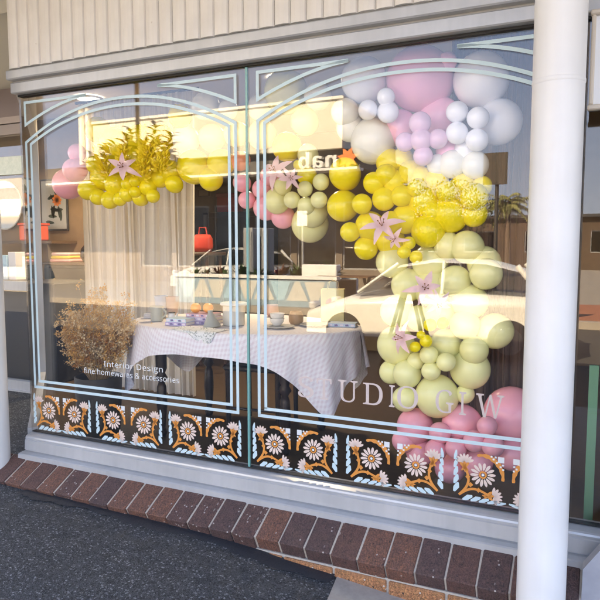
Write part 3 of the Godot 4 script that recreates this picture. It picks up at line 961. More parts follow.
	# tan panel with two small frames beside the curtain
	for q in [[204, 193, 14, 7], [207, 222, 9, 18]]:
		var p := at(q[0], q[1], -4.38)
		var fr := thing("small_frame", "small brown picture frame %s on the tan back wall" % ("lying wide" if q[2] > q[3] else "standing tall"), "picture", p)
		obj("frame", MB.new().bevel(Vector3(size_at(p, q[2]), size_at(p, q[3]), 0.02), 0.003), mat(lin(0.12, 0.075, 0.035), 0.5), fr)
		obj("sheet", MB.new().box(Vector3(-0.4 * size_at(p, q[2]), -0.4 * size_at(p, q[3]), 0.0105), Vector3(0.4 * size_at(p, q[2]), 0.4 * size_at(p, q[3]), 0.012)), mat(lin(0.36, 0.27, 0.16), 0.6), fr)

# ---------------------------------------------------------------- table
const TOP := 0.895
const OVAL := Vector2(-2.05, -0.90)            # middle of the oval table
const OVAL_R := Vector2(0.80, 0.50)
func build_table() -> void:
	var cx := OVAL.x
	var cz := OVAL.y
	var rx := OVAL_R.x
	var rz := OVAL_R.y
	var wood := mat(lin(0.022, 0.011, 0.008), 0.3)
	var t := thing("dining_table", "dark wooden oval table with turned legs under the checked cloth", "table", Vector3(cx, 0.151, cz))
	var th := TOP - 0.004 - 0.151
	var oval := Transform3D(Basis.from_scale(Vector3(rx, 1, rz)))
	obj("tabletop", MB.new().lathe([Vector2(0, th - 0.028), Vector2(0.975, th - 0.028), Vector2(0.99, th - 0.02), Vector2(0.99, th - 0.006), Vector2(0.98, th), Vector2(0, th)], 64, oval), wood, t)
	obj("apron", MB.new().lathe([Vector2(0.80, th - 0.115), Vector2(0.82, th - 0.115), Vector2(0.82, th - 0.029), Vector2(0.80, th - 0.029)], 64, oval), wood, t)
	var leg := MB.new().lathe([Vector2(0.0, 0.0), Vector2(0.024, 0.0), Vector2(0.032, 0.03), Vector2(0.02, 0.06), Vector2(0.026, 0.10), Vector2(0.036, 0.22), Vector2(0.03, 0.33), Vector2(0.02, 0.36), Vector2(0.04, 0.39), Vector2(0.024, 0.42), Vector2(0.036, 0.45), Vector2(0.036, th - 0.03)], 18).mesh()
	for sx in [-1, 1]:
		for sz in [-1, 1]:
			obj("leg", leg, wood, t, Transform3D(Basis(), Vector3(sx * rx * 0.56, 0.001, sz * rz * 0.56)))
	# dark dining chair pushed under from behind
	var ch := thing("dining_chair", "black wooden dining chair pushed under the table", "chair", Vector3(-2.02, 0.151, -1.12), 0.1)
	obj("seat", MB.new().bevel(Vector3(0.42, 0.04, 0.40), 0.012, Transform3D(Basis(), Vector3(0, 0.43, 0))), wood, ch)
	for sx in [-1, 1]:
		obj("leg", MB.new().tube([Vector3(sx * 0.18, 0.001, 0.17), Vector3(sx * 0.18, 0.41, 0.17)], [0.016, 0.022], 8), wood, ch)
		obj("leg", MB.new().tube([Vector3(sx * 0.18, 0.001, -0.19), Vector3(sx * 0.18, 0.41, -0.17), Vector3(sx * 0.18, 0.62, -0.19)], [0.016, 0.02, 0.016], 8), wood, ch)
	obj("backrest", MB.new().bevel(Vector3(0.40, 0.10, 0.025), 0.008, Transform3D(Basis(), Vector3(0, 0.60, -0.19))), wood, ch)
	obj("stretcher", MB.new().tube([Vector3(-0.18, 0.15, 0.17), Vector3(0.18, 0.15, 0.17)], [0.01], 6), wood, ch)
	# the cloth: a flat top and a skirt whose hem drops to points at the corners
	var checks := Image.create(128, 128, false, Image.FORMAT_RGB8)
	for y in 128:
		for x in 128:
			var k := (1 if (x / 8) % 2 == 0 else 0) + (1 if (y / 8) % 2 == 0 else 0)
			checks.set_pixel(x, y, [lin(0.80, 0.78, 0.77), lin(0.76, 0.71, 0.71), lin(0.70, 0.62, 0.63)][k])
	var cm := mat(Color.WHITE, 0.9)
	cm.albedo_texture = tex_of(checks)
	cm.uv1_scale = Vector3(5.2, 5.2, 1)     # uv in metres
	var loop := []                          # the rim of the cloth on the table, and how far the hem drops
	for i in 180:
		var a := -TAU * i / 180.0
		loop.append(Vector2(cx + cos(a) * (rx + 0.006), cz + sin(a) * (rz + 0.006)))
	loop.append(loop[0])
	var N := loop.size()
	var mid := OVAL
	var rows := []
	for i in 6:
		var row := PackedVector3Array()
		for j in N:
			var q: Vector2 = mid.lerp(loop[j], [0.0, 0.3, 0.6, 0.85, 0.96, 1.0][i])
			row.append(Vector3(q.x, TOP + 0.0015 * sin(q.x * 21) * sin(q.y * 25) - (0.0015 if i == 5 else 0.0), q.y))
		rows.append(row)
	var drop := func(j: int) -> float:
		var q: Vector2 = loop[j]
		var ang := atan2((q.y - cz) / rz, (q.x - cx) / rx)
		var near := minf(minf(absf(angle_difference(ang, deg_to_rad(33))), absf(angle_difference(ang, deg_to_rad(147)))), minf(absf(angle_difference(ang, deg_to_rad(217))), absf(angle_difference(ang, deg_to_rad(323)))))
		return 0.135 + 0.08 * pow(cos(ang), 2.0) + 0.27 * exp(-pow(near / 0.27, 1.5))
	for i in range(1, 15):
		var u := i / 14.0
		var row := PackedVector3Array()
		for j in N:
			var q: Vector2 = loop[j]
			var nx: Vector2 = loop[(j + 1) % (N - 1)] - loop[(j - 1 + N - 1) % (N - 1)]
			var outward := Vector2(nx.y, -nx.x).normalized()
			if outward.dot(q - mid) < 0: outward = -outward
			var h: float = drop.call(j) * u
			var fold := sin(j * 0.62 + 0.5 * sin(j * 0.17)) * 0.7 + sin(j * 0.27 + 1.0) * 0.6 + sin(j * 1.31) * 0.22
			var reach := 0.016 * (1.0 - exp(-h * 30.0)) + h * (0.10 + 0.085 * fold)
			var p := q + outward * maxf(reach, 0.006)
			row.append(Vector3(p.x, TOP - 0.004 - h + 0.012 * (1.0 - exp(-h * 30.0)) * 0.0, p.y))
		rows.append(row)
	var mb := MB.new()
	mb.grid(rows, true)
	for i in mb.v.size():
		var p: Vector3 = mb.v[i]
		mb.t[i] = Vector2(p.x + (TOP - p.y) * 0.18, p.z - (TOP - p.y))
	# rows run outward from the middle, so the top needs its normals upwards
	var flip: bool = mb.n[N + 3].y < 0
	if flip:
		for i in mb.n.size(): mb.n[i] = -mb.n[i]
		for i in range(0, mb.ix.size(), 3):
			var s := mb.ix[i + 1]
			mb.ix[i + 1] = mb.ix[i + 2]
			mb.ix[i + 2] = s
	tag(obj("tablecloth", mb, cm), "pale pink checked tablecloth with pointed corners on the dark table", "tablecloth")
	table_things()

func pot(called: String, label: String, cat: String, p: Vector3, prof: Array, m: Material, seg := 28, T := Transform3D()) -> Node3D:
	var o := thing(called, label, cat, p)
	obj("body", MB.new().lathe(prof, seg, T), m, o)
	return o

func book(label: String, p: Vector3, size: Vector3, turn: float, cover: Color, group: String) -> void:
	var o := thing("book", label, "book", p, turn, group)
	var m := mat(cover, 0.5)
	obj("cover", MB.new().box(Vector3(-size.x / 2, 0, -size.z / 2), Vector3(size.x / 2, 0.0025, size.z / 2)), m, o)
	obj("cover", MB.new().box(Vector3(-size.x / 2, size.y - 0.0025, -size.z / 2), Vector3(size.x / 2, size.y, size.z / 2)), m, o)
	obj("spine", MB.new().box(Vector3(-size.x / 2, 0.0026, size.z / 2 - 0.003), Vector3(size.x / 2, size.y - 0.0026, size.z / 2)), m, o)
	obj("pages", MB.new().box(Vector3(-size.x / 2 + 0.004, 0.0026, -size.z / 2 + 0.004), Vector3(size.x / 2 - 0.004, size.y - 0.0026, size.z / 2 - 0.0031)), mat(lin(0.7, 0.66, 0.58), 0.9), o)
	for i in 5:
		var x := lerpf(-0.4, 0.4, i / 4.0) * size.x
		obj("spine_print", MB.new().flat([Vector2(x - 0.010, 0.2 * size.y), Vector2(x + 0.012, 0.25 * size.y), Vector2(x + 0.006, 0.8 * size.y), Vector2(x - 0.012, 0.7 * size.y)], size.z / 2 + 0.0004), mat(lin(0.12, 0.10, 0.25) if i % 2 else lin(0.66, 0.60, 0.66), 0.6), o)

func table_things() -> void:
	var y := TOP + 0.002
	var sage := mat(lin(0.42, 0.43, 0.36), 0.35)
	var white := mat(lin(0.66, 0.64, 0.58), 0.3)
	var p := on(157, 321, y)
	var jug := pot("mug", "sage green mug with a handle at the curtain end of the table", "mug", p, [Vector2(0, 0), Vector2(0.036, 0.0), Vector2(0.042, 0.006), Vector2(0.041, 0.05), Vector2(0.046, 0.10), Vector2(0.043, 0.10), Vector2(0.037, 0.05), Vector2(0.036, 0.01), Vector2(0, 0.009)], sage)
	var hd := []
	for i in 9: hd.append(Vector3(0.040 + 0.036 * sin(PI * i / 8.0), 0.088 - 0.065 * i / 8.0, 0.0))
	obj("handle", MB.new().tube(hd, [0.006], 8), sage, jug)
	p = on(153, 318.5, y)
	for i in 3:
		tag(obj("napkin", MB.new().bevel(Vector3(0.13, 0.012, 0.10), 0.005, Transform3D(Basis(Vector3.UP, 0.35 + 0.06 * i), p + Vector3(-0.01, 0.0065 + 0.0125 * i, -0.03))), mat(lin(0.72, 0.71, 0.70), 0.9)), "folded white napkin beside the sage mug on the table", "napkin", "pile of white napkins")
	p = on(161.5, 317, y)
	pot("cone_cup", "pale blue cone cup behind the sage mug", "cup", p, [Vector2(0, 0), Vector2(0.032, 0.0), Vector2(0.048, 0.15), Vector2(0.045, 0.15), Vector2(0.030, 0.006), Vector2(0, 0.005)], mat(lin(0.45, 0.50, 0.56), 0.4))
	p = on(172.5, 317, y)
	pot("cone_cup", "pinkish clay cone cup behind the sage mug", "cup", p, [Vector2(0, 0), Vector2(0.032, 0.0), Vector2(0.050, 0.145), Vector2(0.047, 0.145), Vector2(0.030, 0.006), Vector2(0, 0.005)], mat(lin(0.56, 0.38, 0.28), 0.6))
	p = on(172, 322, y)
	var cr := pot("creamer", "small white creamer with a black rim between the mug and the books", "jug", p, [Vector2(0, 0), Vector2(0.022, 0.0), Vector2(0.030, 0.02), Vector2(0.026, 0.04), Vector2(0.020, 0.055), Vector2(0.023, 0.062), Vector2(0.020, 0.062), Vector2(0.016, 0.05), Vector2(0, 0.04)], white, 20)
	obj("rim", MB.new().lathe([Vector2(0.0235, 0.060), Vector2(0.0245, 0.0635), Vector2(0.021, 0.066), Vector2(0.0195, 0.063)], 20), M.gasket, cr)
	obj("spout", MB.new().tube([Vector3(0.022, 0.03, 0), Vector3(0.04, 0.045, 0), Vector3(0.046, 0.062, 0)], [0.010, 0.007, 0.005], 8), white, cr)
	# books
	p = on(174, 326, y)
	book("purple patterned book under a pale blue one", p + Vector3(0, 0, -0.075), Vector3(0.15, 0.022, 0.13), 0.06, lin(0.36, 0.30, 0.52), "")
	book("pale blue book lying on a purple patterned one", p + Vector3(0.004, 0.0225, -0.075), Vector3(0.145, 0.022, 0.125), 0.02, lin(0.45, 0.58, 0.66), "")
	p = on(196, 325, y)
	book("bottom violet patterned book of the stack under the oranges", p + Vector3(0, 0, -0.10), Vector3(0.19, 0.024, 0.15), -0.04, lin(0.30, 0.24, 0.42), "")
	book("middle lilac patterned book of the stack under the oranges", p + Vector3(0.004, 0.0245, -0.10), Vector3(0.185, 0.022, 0.15), 0.03, lin(0.50, 0.44, 0.60), "")
	book("top rose patterned book of the stack under the oranges", p + Vector3(-0.006, 0.047, -0.10), Vector3(0.18, 0.020, 0.145), 0.0, lin(0.55, 0.33, 0.38), "")
	for i in 2:
		var q := on(196, 325, y) + Vector3(-0.048 + 0.072 * i, 0.067, -0.07 - 0.035 * i)
		var orr := thing("orange_fruit", "ripe orange on the book stack, %s the cone vase" % ("farther from" if i == 0 else "nearer to"), "orange", q)
		obj("peel", MB.new().lathe([Vector2(0, 0.001), Vector2(0.018, 0.004), Vector2(0.030, 0.016), Vector2(0.034, 0.033), Vector2(0.030, 0.050), Vector2(0.018, 0.062), Vector2(0.004, 0.0645), Vector2(0, 0.063)], 24), planar(orange_peel(), 6.0, false), orr)
		obj("stalk", MB.new().lathe([Vector2(0.003, 0.062), Vector2(0.004, 0.066), Vector2(0, 0.067)], 8), mat(lin(0.08, 0.10, 0.03), 0.7), orr)
	# cone vase, tea towel, canister
	p = on(212, 327, y)
	pot("cone_vase", "grey green cone vase with a wide foot beside the oranges", "vase", p, [Vector2(0, 0), Vector2(0.054, 0.0), Vector2(0.056, 0.004), Vector2(0.034, 0.05), Vector2(0.014, 0.092), Vector2(0.018, 0.104), Vector2(0.014, 0.104), Vector2(0.010, 0.092), Vector2(0, 0.09)], mat(lin(0.30, 0.31, 0.27), 0.5), 28, Transform3D(Basis(Vector3.BACK, 0.12)))
	tea_towel()
	p = on(229, 326, y)
	var can := pot("canister", "cream canister with a flat lid between cone vase and bowls", "canister", p + Vector3(0, 0, -0.06), [Vector2(0, 0), Vector2(0.066, 0.0), Vector2(0.07, 0.005), Vector2(0.07, 0.125), Vector2(0, 0.126)], mat(lin(0.56, 0.52, 0.42), 0.4), 32)
	obj("lid", MB.new().lathe([Vector2(0, 0.1265), Vector2(0.084, 0.1265), Vector2(0.087, 0.131), Vector2(0.085, 0.142), Vector2(0.078, 0.145), Vector2(0, 0.146)], 32), mat(lin(0.62, 0.58, 0.49), 0.4), can)
	# plates and bowls
	var plate := [Vector2(0, 0), Vector2(0.055, 0.0), Vector2(0.06, 0.004), Vector2(0.095, 0.011), Vector2(0.098, 0.014), Vector2(0.094, 0.0145), Vector2(0.058, 0.008), Vector2(0, 0.007)]
	p = on(279, 328, y)
	pot("side_plate", "pale plate under the stacked bowls", "plate", p, plate, mat(lin(0.52, 0.50, 0.45), 0.3), 36)
	p = on(315, 326, y)
	pot("side_plate", "empty grey plate near the pointed corner of the tablecloth", "plate", p, plate, mat(lin(0.36, 0.36, 0.34), 0.3), 36)
	var bowl := [Vector2(0, 0), Vector2(0.022, 0.0), Vector2(0.026, 0.004), Vector2(0.042, 0.024), Vector2(0.046, 0.046), Vector2(0.043, 0.046), Vector2(0.039, 0.026), Vector2(0.02, 0.008), Vector2(0, 0.007)]
	p = on(277, 327, y) + Vector3(0, 0.0095, 0)
	pot("bowl", "lower cream bowl of the stack on the pale plate", "bowl", p, bowl, white, 32)
	pot("bowl", "upper cream bowl of the stack on the pale plate", "bowl", p + Vector3(0.002, 0.030, 0), bowl, white, 32)
	p = on(270, 317, y)
	pot("tumbler", "rosy clay tumbler behind the stacked bowls", "cup", p + Vector3(0, 0, -0.04), [Vector2(0, 0), Vector2(0.036, 0.0), Vector2(0.044, 0.03), Vector2(0.040, 0.085), Vector2(0.036, 0.085), Vector2(0.038, 0.03), Vector2(0, 0.01)], mat(lin(0.50, 0.27, 0.20), 0.5))
	p = on(294, 325, y)
	pot("wooden_pot", "amber wooden pot beside the stacked bowls", "pot", p + Vector3(0, 0, -0.03), [Vector2(0, 0), Vector2(0.034, 0.0), Vector2(0.046, 0.02), Vector2(0.047, 0.055), Vector2(0.036, 0.085), Vector2(0.03, 0.085), Vector2(0.038, 0.05), Vector2(0, 0.03)], mat(lin(0.36, 0.19, 0.07), 0.5))
	# gift bag and pale blue book at the far end
	p = on(343, 321, y)
	var g := thing("gift_bag", "pale yellow gift bag with a pink disc at the balloon end of the table", "gift bag", p + Vector3(-0.06, 0, 0.03), 0.25)
	obj("bag", MB.new().bevel(Vector3(0.155, 0.215, 0.07), 0.003, Transform3D(Basis(), Vector3(0, 0.1085, 0))), mat(lin(0.70, 0.58, 0.24), 0.6), g)
	var disc := []
	for i in 24: disc.append(Vector2(-0.01, 0.12) + Vector2(cos(TAU * i / 24), sin(TAU * i / 24)) * 0.035)
	obj("disc_print", MB.new().flat(disc, 0.0356), mat(lin(0.7, 0.30, 0.2), 0.6), g)
	for s in [-0.036, 0.036]:
		obj("handle", MB.new().tube([Vector3(-0.035, 0.215, s), Vector3(-0.028, 0.26, s), Vector3(0, 0.272, s), Vector3(0.028, 0.26, s), Vector3(0.035, 0.215, s)], [0.0025], 6), mat(lin(0.6, 0.45, 0.2), 0.7), g)
	book("pale blue and white book lying before the gift bag", on(343, 326, y) + Vector3(0.0, 0, 0.0), Vector3(0.17, 0.022, 0.11), 0.2, lin(0.42, 0.52, 0.62), "")

func orange_peel() -> StandardMaterial3D:
	var m := mat(lin(0.78, 0.27, 0.012), 0.4)
	m.heightmap_enabled = true
	m.heightmap_texture = tex_of(gray(noise(FastNoiseLite.TYPE_SIMPLEX, 0.12, 95, 1), 128))
	m.heightmap_scale = 0.08
	return m

func tea_towel() -> void:
	var im := Image.create(192, 192, false, Image.FORMAT_RGB8)
	im.fill(lin(0.72, 0.72, 0.68))
	var r := RandomNumberGenerator.new()
	r.seed = 3
	for k in 90:                                    # printed leaf strokes
		var c := Vector2(r.randf() * 192, r.randf() * 192)
		var a := r.randf() * TAU
		for i in 40:
			var u := i / 39.0 - 0.5
			var q := c + Vector2(cos(a), sin(a)) * u * 20.0
			var w := int(3.0 * sqrt(maxf(0, 1.0 - 4.0 * u * u)))
			im.fill_rect(Rect2i(int(q.x) - w / 2, int(q.y) - w / 2, w, w), lin(0.05, 0.09, 0.06))
	var m := mat(Color.WHITE, 0.9)
	m.albedo_texture = tex_of(im)
	# it lies on the table behind the edge and one corner hangs over the front
	var a := on(188, 326, TOP)
	var b := on(238, 328, TOP)
	var tip := at(206, 344, -0.385)
	var rim := func(x: float) -> float: return OVAL.y + OVAL_R.y * sqrt(1.0 - pow((x - OVAL.x) / OVAL_R.x, 2.0))
	var rows := []
	for i in 15:
		var u := i / 14.0
		var row := PackedVector3Array()
		for j in 25:
			var v := j / 24.0
			var edge_x := lerpf(a.x, b.x, v)
			var p: Vector3
			if u < 0.5:
				p = Vector3(lerpf(edge_x, lerpf(a.x + 0.02, b.x - 0.01, v), 0.0), TOP + 0.006 + 0.003 * sin(v * 14 + u * 9), lerpf(-0.54, rim.call(edge_x) - 0.002, u / 0.5))
			else:
				var w := (u - 0.5) / 0.5
				var reach := 1.0 - absf(edge_x - tip.x) / maxf(tip.x - a.x, b.x - tip.x)
				var h := w * maxf(0.015, (TOP - tip.y) * clampf(reach * 1.15, 0, 1))
				p = Vector3(lerpf(edge_x, lerpf(edge_x, tip.x, 0.35), w), TOP + 0.006 - h, rim.call(edge_x) + 0.004 + 0.022 * (1.0 - exp(-h * 60)) + 0.06 * h + 0.006 * sin(v * 16))
			row.append(p)
		rows.append(row)
	rows.reverse()
	tag(obj("tea_towel", MB.new().grid(rows, false, 2.0, 1.2), m), "white tea towel with dark leaf print hanging over the table edge", "tea towel")

# ---------------------------------------------------------------- dried flowers
func build_bouquet() -> void:
	var c := at(97, 330, -0.46)
	var o := thing("dried_bouquet", "big straw coloured bunch of dried flowers in a dark pot", "dried flowers", Vector3(c.x, 0.151, c.z))
	obj("pot", MB.new().lathe([Vector2(0, 0), Vector2(0.11, 0.0), Vector2(0.13, 0.02), Vector2(0.145, 0.25), Vector2(0.15, 0.40), Vector2(0.14, 0.40), Vector2(0.13, 0.25), Vector2(0, 0.2)], 26), mat(lin(0.035, 0.028, 0.022), 0.6), o)
	var cy := c.y - 0.151
	var mid := Vector3(0, cy + 0.01, 0)
	var stems := MB.new()
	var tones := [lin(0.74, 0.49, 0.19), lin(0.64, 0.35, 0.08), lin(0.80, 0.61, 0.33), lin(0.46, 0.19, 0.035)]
	var parts := [MB.new(), MB.new(), MB.new(), MB.new()]
	for b in 210:                                    # branching sprigs, longer at the sides and the top
		var dir := Vector3(rng.randfn(), rng.randfn() * 0.85 + 0.12, rng.randfn() * 0.8).normalized()
		var reach := rng.randf_range(0.55, 1.12) * (1.0 + 0.18 * sin(dir.x * 8.0 + dir.y * 6.0))
		var end := mid + Vector3(dir.x * 0.27, dir.y * 0.23, dir.z * 0.19) * reach
		var root := Vector3(dir.x * 0.05, 0.36, dir.z * 0.05)
		var bend := root.lerp(end, 0.6) + Vector3(0, 0.035, 0) + Vector3(rng.randfn(), rng.randfn(), rng.randfn()) * 0.012
		stems.tube([root, bend, end], [0.0018, 0.0013, 0.0007], 3)
		var tone := rng.randi() % 3
		for h in 9:
			var u := rng.randf_range(0.45, 1.03)
			var on_stem := root.lerp(bend, u / 0.6) if u < 0.6 else bend.lerp(end, (u - 0.6) / 0.4)
			var tip := on_stem + Vector3(rng.randfn(), rng.randfn() + 0.5, rng.randfn()) * 0.022
			stems.tube([on_stem, tip], [0.0008, 0.0005], 3)
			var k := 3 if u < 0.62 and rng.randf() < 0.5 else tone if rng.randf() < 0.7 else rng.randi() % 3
			var spread := rng.randf_range(0.006, 0.013)
			for q in rng.randi_range(6, 15):         # a head of small papery florets
				var f := tip + Vector3(rng.randfn(), rng.randfn(), rng.randfn()) * spread
				var ax := Vector3(rng.randfn(), rng.randfn(), rng.randfn()).normalized()
				var bx := ax.cross(Vector3(0.3, 0.5, 0.8)).normalized()
				var cx := ax.cross(bx)
				var s := rng.randf_range(0.004, 0.011)
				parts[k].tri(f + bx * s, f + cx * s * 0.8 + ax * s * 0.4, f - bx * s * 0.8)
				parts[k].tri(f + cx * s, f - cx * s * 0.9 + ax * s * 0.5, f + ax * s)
	obj("stems", stems, mat(lin(0.36, 0.22, 0.09), 0.9), o).set_meta("kind", "stuff")
	for k in 4:
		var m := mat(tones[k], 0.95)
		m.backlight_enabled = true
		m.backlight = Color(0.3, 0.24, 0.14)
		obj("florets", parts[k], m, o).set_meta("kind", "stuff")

# ---------------------------------------------------------------- balloons and flowers
func build_garland() -> void:
	var prof := []
	for i in 19:                                           # a round balloon, a little drawn out towards its knot
		var a := PI * i / 18.0
		var r := sin(a)
		var y := -cos(a)
		if y < 0: y *= 1.0 + 0.10 * pow(-y, 3.0)
		prof.append(Vector2(r, y))
	prof[0] = Vector2(0.035, -1.10)
	var round_mesh := MB.new().lathe([Vector2(0.0, -1.17), Vector2(0.075, -1.165), Vector2(0.03, -1.12)] + prof, 28).mesh()
	var kinds := {
		"P": ["pale pink", lin(0.92, 0.47, 0.64)], "B": ["rose pink", lin(0.94, 0.42, 0.47)], "W": ["white", lin(0.89, 0.88, 0.92)], "C": ["cream", lin(0.88, 0.85, 0.74)],
		"G": ["pale lemon", lin(0.88, 0.84, 0.38)], "Y": ["bright yellow", lin(0.94, 0.76, 0.004)], "O": ["peach", lin(0.80, 0.28, 0.13)], "L": ["lilac pink", lin(0.76, 0.50, 0.64)],
	}
	for k in kinds:
		var m := mat(kinds[k][1], 0.24)
		m.backlight_enabled = true
		m.backlight = Color(0.16, 0.16, 0.16)
		kinds[k].append(m)
	# pixel x, y, radius, colour, how far it sits behind (-) or before (+) its neighbours
	var all := [
		[68, 184, 15, "B", -0.06], [75, 170, 12, "B", -0.03], [77, 153, 9, "B", -0.06], [88, 190, 10, "Y", -0.02], [103, 178, 13, "Y", -0.06], [117, 185, 12, "Y", -0.03], [128, 184, 7, "Y", 0.01],
		[135, 181, 6, "Y", 0.02], [127, 194, 8, "Y", 0.0], [110, 200, 9, "Y", -0.02], [120, 199, 7, "Y", 0.0], [143, 175, 9, "Y", 0.0], [148, 187, 9, "Y", -0.01], [153, 196, 7, "Y", 0.0], [135, 192, 6, "Y", 0.01],
		[95, 165, 9, "Y", -0.05], [112, 165, 10, "Y", -0.06], [160, 178, 10, "Y", -0.04], [170, 172, 12, "Y", -0.05], [174, 184, 9, "Y", -0.03], [194, 167, 17, "Y", -0.04], [211, 179, 12, "Y", -0.06], [221, 163, 14, "Y", -0.07],
		[135, 160, 16, "Y", -0.12], [155, 155, 15, "Y", -0.12], [98, 130, 13, "Y", -0.14], [113, 141, 14, "Y", -0.16], [124, 148, 15, "Y", -0.13], [140, 140, 15, "Y", -0.15], [160, 138, 14, "Y", -0.15], [150, 168, 14, "Y", -0.10], [125, 170, 13, "Y", -0.10], [140, 198, 8, "Y", -0.02], [98, 197, 8, "Y", -0.03],
		[180, 116, 12, "Y", -0.10], [205, 106, 14, "C", -0.08], [228, 110, 10, "C", -0.10], [186, 140, 14, "C", -0.14], [212, 138, 14, "G", -0.14], [236, 134, 13, "G", -0.14],
		[240, 161, 10, "O", -0.10], [242, 183, 9, "B", -0.10], [247, 200, 9, "B", -0.12], [262, 135, 15, "G", -0.12], [286, 92, 22, "G", -0.10], [318, 96, 14, "C", -0.08], [260, 108, 13, "C", -0.12], [305, 122, 14, "G", -0.12],
		[287, 147, 15, "Y", -0.10], [308, 155, 11, "G", -0.06], [298, 165, 5, "Y", 0.03], [307, 176, 10, "Y", -0.02], [305, 189, 8, "G", 0.02], [321, 182, 8.5, "G", 0.01], [319, 200, 8.5, "G", 0.02], [292, 200, 8.5, "G", 0.01],
		[277, 201, 13, "G", -0.04], [306, 206, 9, "G", 0.0], [283, 186, 9, "G", -0.01], [270, 176, 10, "B", -0.08], [262, 189, 10, "B", -0.09], [266, 208, 13, "B", -0.10], [283, 217, 12, "B", -0.11], [312, 213, 15, "G", -0.04], [310, 224, 19, "G", -0.10],
		# head of the column
		[364, 80, 23, "W", -0.02], [386, 97, 9, "W", 0.03], [368, 110, 10, "W", 0.03], [388, 112, 11, "W", 0.02], [345, 112, 14, "C", -0.02], [373, 141, 23, "C", -0.03], [350, 128, 14, "C", -0.06],
		[420, 79, 33, "P", -0.03], [400, 128, 18, "P", -0.08], [440, 118, 21, "P", -0.10], [420, 123, 11, "L", 0.03], [405, 142, 9.5, "L", 0.03], [421, 140, 11, "L", 0.035], [438, 139, 10, "L", 0.02], [423, 156, 10, "L", 0.025], [448, 152, 12, "P", -0.05],
		[481, 80, 28, "W", -0.05], [447, 62, 10, "P", -0.08], [457, 112, 11, "W", 0.02], [478, 118, 11, "W", 0.025], [457, 133, 11, "W", 0.02], [477, 140, 11.5, "W", 0.02], [499, 122, 23, "W", -0.07], [452, 164, 14, "C", -0.02], [475, 165, 14, "C", -0.02], [438, 165, 11, "C", -0.03], [466, 150, 12, "W", -0.04],
		# yellow part
		[345, 174, 16, "Y", -0.05], [343, 206, 16, "Y", -0.05], [350, 232, 10, "Y", 0.0], [362, 204, 10, "Y", 0.02], [370, 226, 15, "Y", -0.02], [366, 248, 12, "Y", -0.03], [374, 183, 11, "Y", 0.0], [395, 182, 12, "Y", -0.02], [384, 199, 12, "Y", 0.0],
		[424, 201, 17, "Y", -0.02], [406, 219, 15, "Y", -0.02], [428, 231, 17, "Y", 0.0], [411, 173, 13, "Y", -0.03], [390, 163, 14, "Y", -0.05], [450, 214, 19, "Y", -0.02], [474, 197, 14, "Y", 0.0], [474, 214, 13, "Y", -0.04], [455, 192, 12, "Y", -0.04], [390, 240, 15, "Y", -0.05],
		[436, 182, 13, "Y", -0.04], [420, 177, 11, "Y", -0.03], [447, 192, 11, "Y", 0.0], [463, 185, 12, "Y", -0.04], [482, 186, 10, "Y", -0.05], [402, 196, 11, "Y", 0.0], [402, 160, 12, "Y", -0.06], [386, 175, 11, "Y", 0.0], [417, 188, 10, "Y", 0.0], [433, 212, 11, "Y", -0.02], [391, 222, 11, "Y", 0.0], [409, 243, 6.5, "Y", 0.05], [404, 252, 7, "Y", 0.06], [416, 257, 6.5, "Y", 0.05],
		# pale lemon part
		[392, 262, 16, "G", -0.05], [430, 262, 18, "G", -0.06], [448, 246, 14, "G", -0.04], [467, 247, 17, "G", -0.02], [484, 263, 17, "G", -0.05], [486, 274, 16, "G", 0.0], [455, 281, 16, "G", -0.03], [470, 302, 18, "G", -0.03], [432, 288, 19, "G", -0.05], [408, 285, 17, "G", -0.05], [396, 311, 16, "G", -0.02],
		[495, 331, 18, "G", -0.03], [465, 325, 15, "G", 0.0], [440, 314, 15, "G", -0.04], [418, 318, 13, "G", -0.05], [396, 345, 19.5, "G", 0.0], [446, 344, 16, "G", -0.03], [474, 350, 14.5, "G", 0.0], [429, 355, 9.5, "G", 0.035], [431, 371, 9.5, "G", 0.035], [446, 362, 9.5, "G", 0.04], [416, 361, 9, "G", -0.01],
		[391, 372, 12, "G", -0.03], [407, 374, 14.5, "G", 0.01], [470, 369, 20, "G", -0.02], [405, 399, 13, "G", 0.0], [437, 396, 21.5, "G", 0.01], [465, 394, 9.5, "G", -0.05], [430, 325, 6.5, "Y", 0.06], [426, 341, 6.5, "Y", 0.06], [415, 347, 5.5, "Y", 0.06], [443, 323, 6, "Y", 0.05], [421, 335, 4.5, "Y", 0.06],
		# pink foot
		[415, 426, 18, "B", -0.02], [462, 424, 20, "B", -0.02], [487, 426, 10, "B", 0.05], [511, 414, 27, "B", -0.05], [440, 433, 11, "B", 0.02], [436, 450, 11, "B", 0.03], [456, 448, 10.5, "B", 0.04], [474, 441, 11, "B", 0.04], [493, 446, 11, "B", 0.04], [477, 461, 16, "B", -0.02], [512, 455, 16, "B", -0.03], [404, 441, 12, "B", -0.01], [420, 452, 14, "B", -0.04], [450, 468, 15, "B", -0.05],
	]
	for b in all:
		var base := -0.40 if b[0] < 236 else -0.42 if b[0] < 336 else -0.30
		var guess := at(b[0], b[1], base)
		var r0 := size_at(guess, b[2])
		var z: float = minf(base - r0 + float(b[4]) * 1.3, -0.035 - r0)
		var p := at(b[0], b[1], z)
		var r := size_at(p, b[2])
		var where := "in the bunch over the linen curtain" if b[0] < 236 else "in the bunch above the middle of the table" if b[0] < 336 else "at the head of the balloon column" if b[1] < 168 else "in the yellow part of the balloon column" if b[1] < 245 or b[3] == "Y" else "at the foot of the balloon column" if b[3] == "B" else "in the lemon part of the balloon column"
		var sz := "large" if b[2] >= 15 else "middle sized" if b[2] >= 9 else "small"
		var o := MeshInstance3D.new()
		o.mesh = round_mesh
		o.material_override = kinds[b[3]][2]
		o.name = numbered("balloon")
		add_child(o, true)
